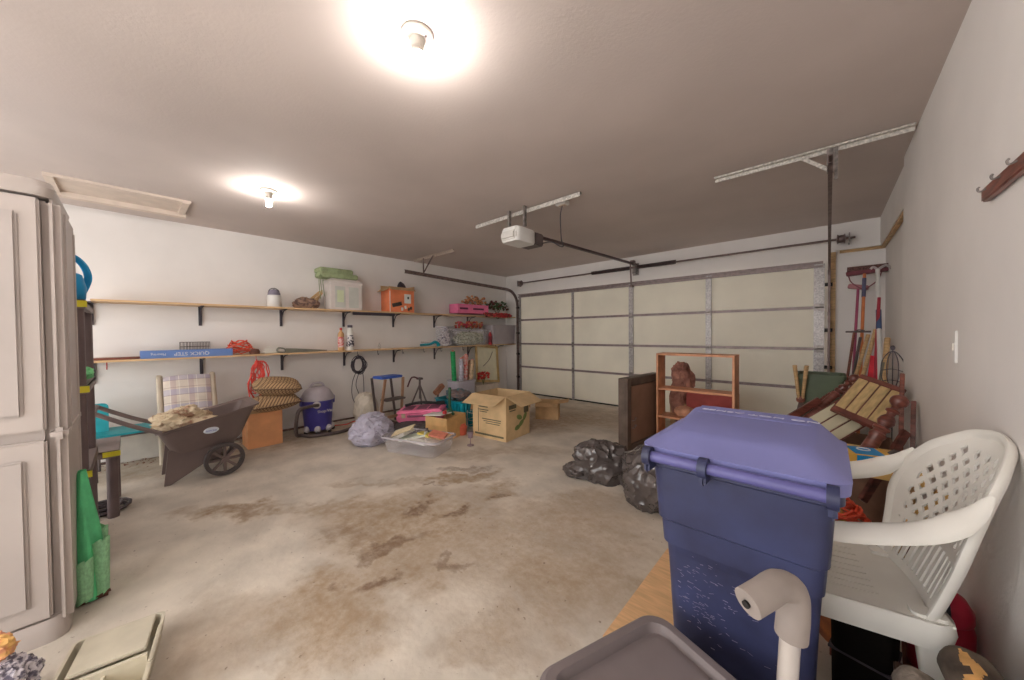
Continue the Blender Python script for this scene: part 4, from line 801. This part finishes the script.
MB().ball((0,0,-.08),(.035,.015,.035)).build('pivot',m_brownwood,lo); MB().prism([(-.01,0),(.025,-.04),(.03,-.16),(.0,-.2),(-.03,-.1)],.006,Matrix.Translation((0,.0,-.08))@Matrix.Rotation(PI/2,4,'X')).build('blade',m_dsteel,lo)
m_mah=M('mahogany varnish',(122,68,58),.28,.3,9,stretch=(1,1,5),spec=.6)
def turned(name,label,a,b,k,group=None):
    """bed post: a = ball end, b = far end"""
    a=Vector(a); b=Vector(b); L_=(b-a).length
    t=T(name,label,'bed post',a,0,group); t.rotation_mode='QUATERNION'; t.rotation_quaternion=(b-a).to_track_quat('Z','Y')
    MB().lathe([(0,-k*1.05),(k*.55,-k*.85),(k*.95,-k*.4),(k,0),(k*.9,k*.45),(k*.5,k*.85),(k*.38,k*1.0)],seg=22).build('ball_finial',m_mah,t)
    MB().lathe([(k*.38,k),(k*.42,k*1.3),(k*.8,k*1.6),(k*.8,k*1.8),(k*.5,k*2.0),(k*.45,k*2.4),(k*.85,k*3.0),(k*.95,k*3.6),(k*.6,k*4.3),(k*.95,k*4.5),(k*.95,k*4.8),(k*.7,k*5.0),(k*.75,k*5.4),(k*.95,k*5.6),(k*.95,k*5.9),(k*.8,k*6.2),(k*.85,L_-k*2),(k*.95,L_-k*1.5),(k*.7,L_),(0,L_)],seg=22).build('turned_shaft',m_mah,t)
    return t
turned('bed_post','large turned mahogany bed post with a ball finial, nearest of the leaning furniture parts',(.30,2.95,.885),(.13,2.77,.54),.040)
turned('bed_post','smaller turned mahogany bed post whose ball finial rises above the slatted panel',(.155,3.95,.905),(-.33,3.55,.34),.034)
turned('bed_post','long thin turned rail slanting down left behind the blue bin lid',(.06,4.12,.78),(-.42,3.7,.36),.022)
def slab(name,label,A,B,D,n,frame,wood,cream,th=.022,gap=.12,cat='headboard'):
    A,B,D=map(Vector,(A,B,D)); ex=B-A; ey=D-A; w=ex.length; h=ey.length; x=ex.normalized(); y=(ey-x*ey.dot(x)).normalized(); z=x.cross(y)
    t=T(name,label,cat,A); Mx=Matrix((x,y,z)).transposed().to_4x4(); t.matrix_world=Matrix.Translation(A)@Mx
    for yy in(.02,h-.02): MB().box((w/2,yy,0),(w,.045,th*1.4),bev=.004).build('rail',frame,t)
    for i in range(n):
        s0=w/n; MB().box((s0*(i+.5),h/2,.0),(s0*(1-gap),h-.07,th),bev=.003).build('slat',cream if i%2 or cream is wood else wood,t)
    for i in range(n+1): MB().box((w/n*i,h/2,.004),(w/n*gap*1.1,h,th*1.3),bev=.003).build('moulding',frame,t)
    return t
m_cwood=M('cream tan board',(206,178,128),.6,.14,12,stretch=(4,1,1)); m_crm=M('cream painted panel',(208,200,172),.6,.06,6)
slab('slatted_headboard','slatted headboard of tan boards with mahogany ribs lying askew on the pile',(.175,3.55,.97),(.385,3.50,.885),(.03,3.25,.74),4,m_mah,m_cwood,m_cwood)
slab('slatted_headboard','cream panelled board with mahogany edge lying low beside the blue bin',(.055,3.38,.80),(.20,3.34,.66),(-.14,3.18,.60),3,m_mah,m_crm,m_crm,cat='panel')
for i,(a,b,w_,lb,c) in enumerate([((.36,3.42,1.0),(.31,3.0,.0),.06,'reddish board leaning upright against the right wall beside the pile',m_brownwood),
  ((.385,3.2,.86),(.34,2.9,.0),.04,'thin dark red strip leaning against the right wall nearest the white chair',m_mah),
  ((-.05,3.72,.74),(-.50,3.55,.35),.05,'flat mahogany side rail slanting down behind the blue bin',m_mah),
  ((.02,3.62,.70),(-.42,3.42,.32),.045,'lighter brown side rail lying just in front of the mahogany one',m_brownwood),
  ((.03,3.1,.58),(-.28,3.0,.30),.04,'short brown rail crossing under the cream panel',m_brownwood),
  ((.34,3.05,.70),(.15,2.85,.30),.05,'dark brown board end beneath the large bed post',m_mah)]):
    mm_=oriented(b,a); L_=(Vector(a)-Vector(b)).length
    S('furniture_board',MB().box((0,0,L_/2),(.022,w_,L_),bev=.003,M4=mm_),c,lb,'board')
# a dark carton under the pile carries it
open_box('cardboard_box','brown carton under the heap of bed parts',(.12,3.45,0),.44,.62,.5,0,(None,None,None,None),M('dull brown board',(128,96,78),.8,.1))
# tools in the corner
m_tool=M('dark red brown head',(130,72,80),.5,.15)
def tool(name,label,top,bot,r,mat,parts=()):
    t=T(name,label,'garden tool',bot); top=Vector(top); bot=Vector(bot); d=top-bot
    t.rotation_mode='QUATERNION'; t.rotation_quaternion=d.to_track_quat('Z','Y'); L_=d.length
    MB().cyl((0,0,0),(0,0,L_),r,seg=12).build('handle',mat,t)
    return t,L_
t,L_=tool('push_broom','push broom with an orange handle leaning head-up in the far right corner',(.29,5.52,1.93),(.22,4.95,0),.014,M('orange handle',(226,136,84),.45,.1))
MB().box((-.02,0,L_+.02),(.34,.05,.05),rot=(0,R(4),0),bev=.008).build('head',m_tool,t); o=MB().box((-.02,0,L_+.055),(.32,.06,.05)).build('bristles',M('brown bristles',(110,80,76),.9,.3,60),t)
MB().cyl((0,0,L_-.28),(0,0,L_-.06),.017,seg=12).build('grey_sleeve',M('blue grey sleeve',(96,96,124),.5,.1),t)
for sx in(-1,1): MB().tube([(0,0,L_-.2),(sx*.10,0,L_-.1),(sx*.13,0,L_)],.006,6,k=4).build('brace',m_tool,t)
t,L_=tool('snow_brush','magenta-grey headed brush leaning below the broom head in the corner',(.24,5.50,1.78),(.16,5.0,0),.012,M('magenta handle',(170,80,110),.45,.1))
MB().box((.0,0,L_),(.17,.04,.05),rot=(0,R(-14),0),bev=.008).build('head',M('dusty pink head',(176,120,126),.6,.1),t)
t,L_=tool('long_pole','white pole with a blue grip leaning in the far right corner',(.375,5.3,1.93),(.34,4.2,0),.017,m_white)
MB().cyl((0,0,L_-.72),(0,0,L_-.50),.020,seg=12).build('blue_grip',M('slate blue foam',(74,92,130),.7,.1),t); MB().tube([(0,0,L_),(-.06,0,L_+.05),(-.1,0,L_+.0)],.012,8,k=4).tube([(0,0,L_),(.03,.0,L_+.04),(.05,0,L_+.02)],.012,8,k=4).build('hook_end',M('pale metal hook',(200,190,190),.4,.1,metal=.3),t)
for i,(top,bot,r,c,lb) in enumerate([((.30,5.1,1.25),(.02,4.75,.0),.016,m_tanwood,'pale wooden shovel handle slanting up behind the green bin'),
 ((.345,5.0,1.30),(.08,4.6,.0),.017,m_tanwood,'second pale wooden handle slanting close to the white pole'),
 ((.25,5.25,1.22),(.08,4.95,0),.012,m_darkplast,'dark thin handle crossing between the pale wooden handles'),
 ((.40,4.7,1.22),(.30,4.2,0),.020,m_tanwood,'thick pale wooden stake leaning right of the white pole'),
 ((.37,4.6,1.0),(.22,4.25,.0),.013,M('grey green handle',(120,116,100),.6,.1),'grey-green thin handle between the stake and the white pole')]):
    t,L_=tool('wooden_tool_handle',lb,top,bot,r,c); MB().cyl((0,0,.0),(0,0,.10),r*1.4,seg=12).build('ferrule',m_dsteel,t)
t,L_=tool('hoe','dark iron garden rake head-up before the garage door jamb',(.20,5.2,1.27),(.06,4.85,0),.012,m_brownwood)
MB().tube([(0,0,L_),(-.03,0,L_+.03),(-.08,.0,L_+.02)],.007,6,k=4).box((-.03,0,L_+.01),(.2,.012,.016)).build('rake_head',m_darkplast,t)
t,L_=tool('snow_shovel','red plastic shovel standing among the pale wooden handles',(.37,5.05,1.62),(.29,4.6,0),.013,M('dark red handle',(170,50,66),.45,.1))
MB().sheet(lambda u,v:Vector(((u-.5)*.10*(1-.3*v),.025*((u-.5)*2)**2,L_*.50+v*.24)),10,8,thick=.006).build('scoop',M('bright red scoop',(226,66,80),.4,.1),t)
# wire trellis
tr=MB()
for k in range(5):
    w_=(k-2)/2; tr.tube([(.0,w_*.035,-.02),(0,w_*.10,.1),(0,w_*.10,.25),(0,w_*.05,.34),(0,0,.37)],.005,6,k=5)
for z in(.06,.17): tr.tube([(.0,-.1,z),(-.02,0,z+.02),(0,.1,z)],.004,6,k=5)
tr.ball((0,0,.40),(.022,.022,.026)).cyl((0,0,-.8),(0,0,0),.006)
tr_o=S('plant_trellis',tr,m_blackmetal,'black wire plant support with a ball top leaning by the right wall','trellis',(.355,3.84,.86),R(65))
tr_o.scale=(.6,.6,.75)
# workbench with crossing legs
wbn=T('folding_workbench','small yellow-topped folding workbench with crossing tan legs behind the white chair','workbench',(.155,2.66,0))
m_yw=M('yellow wood top',(228,186,112),.5,.12,9,stretch=(1,6,1))
for dy in(-.17,.12): MB().box((0,dy,.60),(.36,.20,.035),bev=.004).build('top_board',m_yw,wbn)
for sx in(-1,1):
    MB().box((sx*.14,-.02,.31),(.025,.05,.66),rot=(R(33),0,0)).build('cross_leg',m_tanwood,wbn,False); MB().box((sx*.165,-.02,.31),(.025,.05,.66),rot=(R(-33),0,0)).build('cross_leg',m_tanwood,wbn,False)
for q in(-1,1): MB().box((q*.08,-.22,.30),(.04,.025,.62),rot=(0,R(q*30),0)).build('front_brace',m_yw,wbn,False)
tb_=T('tape_carton','yellow and bright blue printed packet lying on the yellow workbench','packet',(.13,2.50,.62),R(15))
MB().box((0,0,.03),(.2,.16,.06),bev=.004).build('body',M('amber board',(232,182,84),.6,.06),tb_); MB().box((.01,-.0,.0615),(.11,.13,.003)).build('blue_label',M('cyan blue label',(20,140,206),.5,.05),tb_,False)
MB().box((.01,-.081,.03),(.11,.003,.055)).build('blue_side',M('cyan blue label',(0,0,0)),tb_,False)
MB().tube([(.025*math.cos(a*.4)+.01,.025*math.sin(a*.4)+.02,.064) for a in range(16)],.003,5,closed=True).build('ring_mark',m_white,tb_)
S('hand_plane',MB().box((0,0,.015),(.06,.22,.03),bev=.006).tube([(0,-.05,.03),(0,-.02,.055),(0,.04,.03)],.01,6,k=4),m_darkplast,'dark flat hand tool lying on the yellow workbench by the packet','tool',(.27,2.62,.62),R(-60))
cr=T('wooden_crate','dull brown crate between the bin and the chair under the red cords','crate',(.03,2.42,0)); 
for z in(.05,.14,.23): MB().box((0,0,z),(.34,.30,.07),bev=.004).build('slat_ring',M('dull brown crate wood',(140,104,84),.7,.2,8),cr)
rcm=MB()
for k in range(12): rcm.tube([((.15-.008*k)*math.cos(a*.42+k*1.3),(.13-.006*k)*math.sin(a*.42+k*1.3),.012+.013*k+.02*math.sin(a*1.1+k)) for a in range(15)],.006,6,closed=True)
S('extension_cord',rcm,m_orangecord,'heap of red-orange cord on the crate between the blue bin and chair','cord',(.04,2.42,.272))
# ================================================================= WHITE CHAIR
ch=T('plastic_chair','white plastic armchair with a diamond lattice back against the right wall','chair',(0.02,1.72,0),R(-79))
CS=1.05
def bw(v): # half width of the back at height share v
    return (.20+.065*min(1,v/.5)) if v<.45 else .2585*(max(0,1-((v-.45)/.55)**2.3))**.5+.0
def bpt(x,v,o=0): return Vector((x,.19+.17*v-1.25*x*x*(.4+.6*v)+o,.43+.50*v))
def keepb(u,v):
    x=(u-.5)*.54; w=bw(v)
    if abs(x)>w-.004: return False
    if v<.30:
        return not (v>.05 and abs(x)<w-.045 and (x/.034)%1<.42)
    if v<.36 or abs(x)>w-.055 or v>.90: return True
    p_=(x/.052+v*.5/.062); q_=(x/.052-v*.5/.062)
    return not ((p_%1)<.56 and (q_%1)<.56)
bk_=MB().sheet(lambda u,v:bpt((u-.5)*.54,v),130,130,keepb,thick=.006); bk_=bk_.build('back_lattice',m_wplast,ch,ang=60)
rim=[]
for v in [i/14 for i in range(13)]: rim.append(bpt(-bw(v),v))
top_=[bpt(bw(v)*s_,v) for s_,v in((-1,.955),(-1,.985))]+[bpt(0,1)]+[bpt(bw(v),v) for v in(.985,.955)]
rim=rim+top_+[Vector((-p.x,p.y,p.z)) for p in reversed(rim)]
MB().tube(rim,.020,10,k=3,flat=.55).build('back_rim',m_wplast,ch,ang=60)
st_=MB().sheet(lambda u,v:Vector(((u-.5)*(.46-.03*v),-.25+.46*v,.43-.012*math.sin(v*PI)*(1-((u-.5)*2)**2)-.03*max(0,.12-v)/.12)),168,50,lambda u,v: not(.28<v<.72 and .12<u<.88 and ((u-.12)/.095)%1<.14),thick=.006)
st_.build('seat',m_wplast,ch,ang=60)
MB().loft([[(x,y,z) for x,y in rr(w_,d_,.05,5,0,-.02)] for z,w_,d_ in((.433,.465,.47),(.40,.475,.48),(.355,.46,.465))],cap=False).build('seat_apron',m_wplast,ch)
for sx in(-1,1):
    P=[bpt(sx*.246,.78),bpt(sx*.262,.66)+Vector((0,-.02,0)),(sx*.285,.13,.705),(sx*.295,-.02,.665),(sx*.295,-.12,.655),(sx*.285,-.20,.62),(sx*.265,-.235,.54),(sx*.245,-.24,.42)]
    MB().tube(P,lambda t:.006+.028*min(1,t*5),12,k=5,flat=.42,upv=(0,0,1) if 0 else None).build('armrest',m_wplast,ch,ang=60)
    for nm,a,b,w0,w1 in(('front_leg',(sx*.225,-.225,.43),(sx*.265,-.26,0),.042,.022),('rear_leg',(sx*.185,.165,.44),(sx*.205,.20,0),.036,.024)):
        a=Vector(a);b=Vector(b); L=[]
        for t_ in(0,.12,.5,1):
            p=a.lerp(b,t_); w_=w0+(w1-w0)*t_**.6; L.append([(p.x+x*1.0,p.y+y,p.z) for x,y in rr(w_*2*.75,w_*2,.012,3)])
        MB().loft(L).build(nm,m_wplast,ch)
ch.scale=(.92,CS,1.03)
# ================================================================= BELOW AND BESIDE THE CHAIR
fc=T('red_fuel_can','round red plastic can with a dark handle behind the chair leg','can',(.315,2.02,0))
MB().lathe([(0,0),(.075,0),(.082,.02),(.082,.20),(.075,.23),(.08,.24),(.08,.27),(.06,.31),(.03,.33),(0,.33)],seg=26).build('body',M('crimson plastic',(206,52,78),.4,.08),fc)
MB().tube([(0,-.085,.2),(0,-.12,.28),(0,-.05,.36),(0,.05,.36),(0,.085,.26)],.007,6,k=5).build('handle',m_blackmetal,fc)
blk=T('black_toolbox','black upright plastic box standing under the white chair','box',(.10,1.72,0),R(-12))
MB().loft([[(x,y,z) for x,y in rr(w_,.16,.03)] for z,w_ in((0,.15),(.31,.16),(.33,.14))]).build('body',M('flat black plastic',(24,20,18),.8,.1,spec=.1),blk); MB().box((0,0,.17),(.162,.162,.008)).build('seam',m_blackmetal,blk,False)
S('brown_carton',MB().box((0,0,.14),(.20,.34,.28),bev=.004),M('dull maroon board',(134,86,78),.8,.15,8),'maroon-brown carton standing behind the black box below the chair','box',(.26,2.62-.62+.02,0),R(0)) if 0 else None
fm=T('motor_part','orange-brown round casing with a black ring on the floor between bin and chair','machine part',(.07,2.0,0))
MB().lathe([(0,0),(.10,0),(.11,.05),(.11,.15),(.07,.20),(0,.21)],seg=24).build('casing',M('orange brown casing',(206,134,84),.6,.2,14,col2=(150,90,66)),fm)
MB().tube([(.085,.075*math.cos(a*.35)-.03,.16+.08*math.sin(a*.35)) for a in range(18)],.012,8,closed=True).build('black_ring',m_black,fm); MB().box((-.02,-.09,.1),(.04,.04,.05),rot=(.3,.4,.2),bev=.006).build('green_clip',M('pale green clip',(190,220,150),.5,.1),fm)
S('floor_rags',MB().crumple((0,0,.04),(.16,.2,.06),.35,2.3,91,sub=5,floor=0),M('maroon rags',(140,84,74),.85,.3,12,col2=(90,58,54)),'maroon and brown rag layer on the floor below the chair seat','rags',(.0,2.22,0)) if 0 else None
for i,(c,sz,rot,lb) in enumerate([((.16,2.10,.006),(.30,.50,.012),0,'maroon-brown board flat on the floor under the white chair')]):
    S('floor_board',MB().box(c,sz,bev=.002),M('maroon board',(136,84,72),.7,.25,7),lb,'board')
# crate with firewood by the right wall
fw_=T('low_crate','dark wooden crate against the right wall carrying weathered logs','crate',(.275,1.28,0))
for z in(.045,.135,.225): MB().box((0,0,z),(.24,.62,.075),bev=.004).build('slat_ring',M('dark crate wood',(92,70,60),.7,.2,8),fw_)
def log(name,label,a,b,r,bark,sd,patch=None,endc=None):
    a=Vector(a); b=Vector(b); t=T(name,label,'log',a); t.rotation_mode='QUATERNION'; t.rotation_quaternion=(b-a).to_track_quat('Z','Y'); L_=(b-a).length
    n=28; L=[]
    for k in range(18):
        z=L_*k/17; e=1-.35*max(0,(.08-k/17)/.08)**2
        L.append([Vector(((r*e*(1+.10*noise.noise(Vector((math.cos(j*2*PI/n)*1.5,math.sin(j*2*PI/n)*1.5,z*9+sd)))))*math.cos(j*2*PI/n),(r*e*(1+.10*noise.noise(Vector((math.cos(j*2*PI/n)*2,math.sin(j*2*PI/n)*2,z*9+sd+5)))))*math.sin(j*2*PI/n),z)) for j in range(n)])
    MB().loft(L).build('bark',bark,t)
    MB().lathe([(0,-.003),(r*.62,-.003),(r*.64,.004),(0,.004)],seg=20).build('cut_end',endc or M('grey cut end',(130,122,110),.8,.2,20),t)
    if patch:
        r_=random.Random(sd); P=[]
        mb=MB()
        def pf_(u,v):
            z=L_*(.06+.5*v); a_=patch+(u-.5)*1.3*(1-.35*math.sin(v*9+1))
            return Vector(((r*1.075)*math.cos(a_),(r*1.075)*math.sin(a_),z))
        mb.sheet(pf_,20,24,lambda u,v: noise.noise(Vector((u*3,v*4,sd)))+.42-1.5*abs(u-.5)-1.0*abs(v-.45)>0,thick=.004); mb.build('torn_patch',M('peeled tan wood',(218,166,102),.7,.2,16),t)
    return t
m_bark=M('grey brown bark',(110,96,82),.85,.3,14,col2=(72,60,52),bump=.5,bscale=30)
LG=log('weathered_log','weathered dark log with a torn tan patch lying by the right wall','',0,0,0,0) if 0 else None
log('weathered_log','weathered dark log with a torn tan patch lying by the right wall',(.27,1.50,.40),(.345,1.05,.36),.055,m_bark,3,patch=R(100))
log('weathered_log','greyer rough log lying lowest and nearest in the bottom right corner',(.175,1.42,.345),(.235,1.0,.335),.047,M('pale grey bark',(150,138,126),.9,.3,30,col2=(110,98,88),bump=.6,bscale=60),9)
S('plaid_cloth',MB().crumple((0,0,.02),(.05,.12,.035),.3,2.2,77),pattern('grey check cloth',(190,190,200),[('X',60,.3,(110,110,130),.5),('Y',60,.3,(110,110,130),.5)]),'scrap of grey checked cloth beside the log at the right edge','cloth',(.362,1.2,.40))
# ================================================================= BOTTOM LEFT
cs=T('open_plastic_case','open cream plastic drawer case with a clasp on the floor in the bottom left corner','case',(-1.93,-.09,0),R(-10))
m_cs=M('cream grey plastic',(206,198,178),.5,.06)
def tray(cx,cy,w,d,h,z=0):
    return MB().loft([[(x,y,z) for x,y in rr(w-.03,d-.03,.02,3,cx,cy)],[(x,y,z+h) for x,y in rr(w,d,.025,3,cx,cy)],[(x,y,z+h) for x,y in rr(w-.02,d-.02,.02,3,cx,cy)],[(x,y,z+.015) for x,y in rr(w-.04,d-.04,.015,3,cx,cy)]])
tray(0,0,.46,.26,.10).build('tray',m_cs,cs)
MB().box((.02,.0,.06),(.015,.22,.085)).build('divider',m_cs,cs,False); MB().box((.12,0,.05),(.19,.010,.07)).build('divider',m_cs,cs,False)
MB().box((-.12,0,.095),(.2,.20,.012),bev=.003).build('inner_lid',m_cs,cs)
MB().box((.12,.135,.14),(.20,.014,.12),rot=(R(-14),0,0),bev=.004).build('lid',m_cs,cs)
MB().tube([(.06,-.132,.08),(.06,-.148,.085),(.06,-.148,.045),(.06,-.132,.04)],.005,6,closed=True).build('clasp',M('beige latch',(0,0,0)),cs)
kn=T('knitted_hat','grey and white knitted bundle with a pink pompom at the left edge','hat',(-2.06,-.355,0))
MB().crumple((0,0,.10),(.13,.11,.10),.25,3,81,sub=5,floor=0).build('knit',M('grey white knit',(206,200,206),.9,.3,60,col2=(96,90,104),lo=.42,hi=.55,bump=.6,bscale=70),kn)
MB().crumple((-.06,.0,.21),(.06,.055,.055),.25,5,82,sub=4).build('pompom',M('pink orange wool',(240,160,140),.9,.2,30,col2=(244,196,120),bump=.5),kn)
# dry leaves along the shelf wall
lv=MB(); r_=random.Random(9)
for i in range(420):
    y=r_.uniform(-.3,1.2) if i%2 else r_.uniform(-.3,5.3); x=XL+.03+abs(r_.gauss(0,.16 if y<1.2 else .07)); p=Vector((x,y,.006+.01*r_.random())); s_=r_.uniform(.008,.02)
    a=r_.random()*6.3; q=Vector((math.cos(a),math.sin(a),r_.uniform(-.3,.3)))*s_; w_=Vector((-math.sin(a),math.cos(a),0))*s_*.45
    lv.loft([[p-q,p-q+w_*.1,p-q+Vector((0,0,.001))],[p+w_,p-w_,p+Vector((0,0,.003))],[p+q,p+q+w_*.1,p+q+Vector((0,0,.001))]])
S('dry_leaves',lv,M('red brown leaves',(140,84,66),.8,.3,20),'red-brown dry leaf litter along the foot of the shelf wall','leaves',kind='stuff')
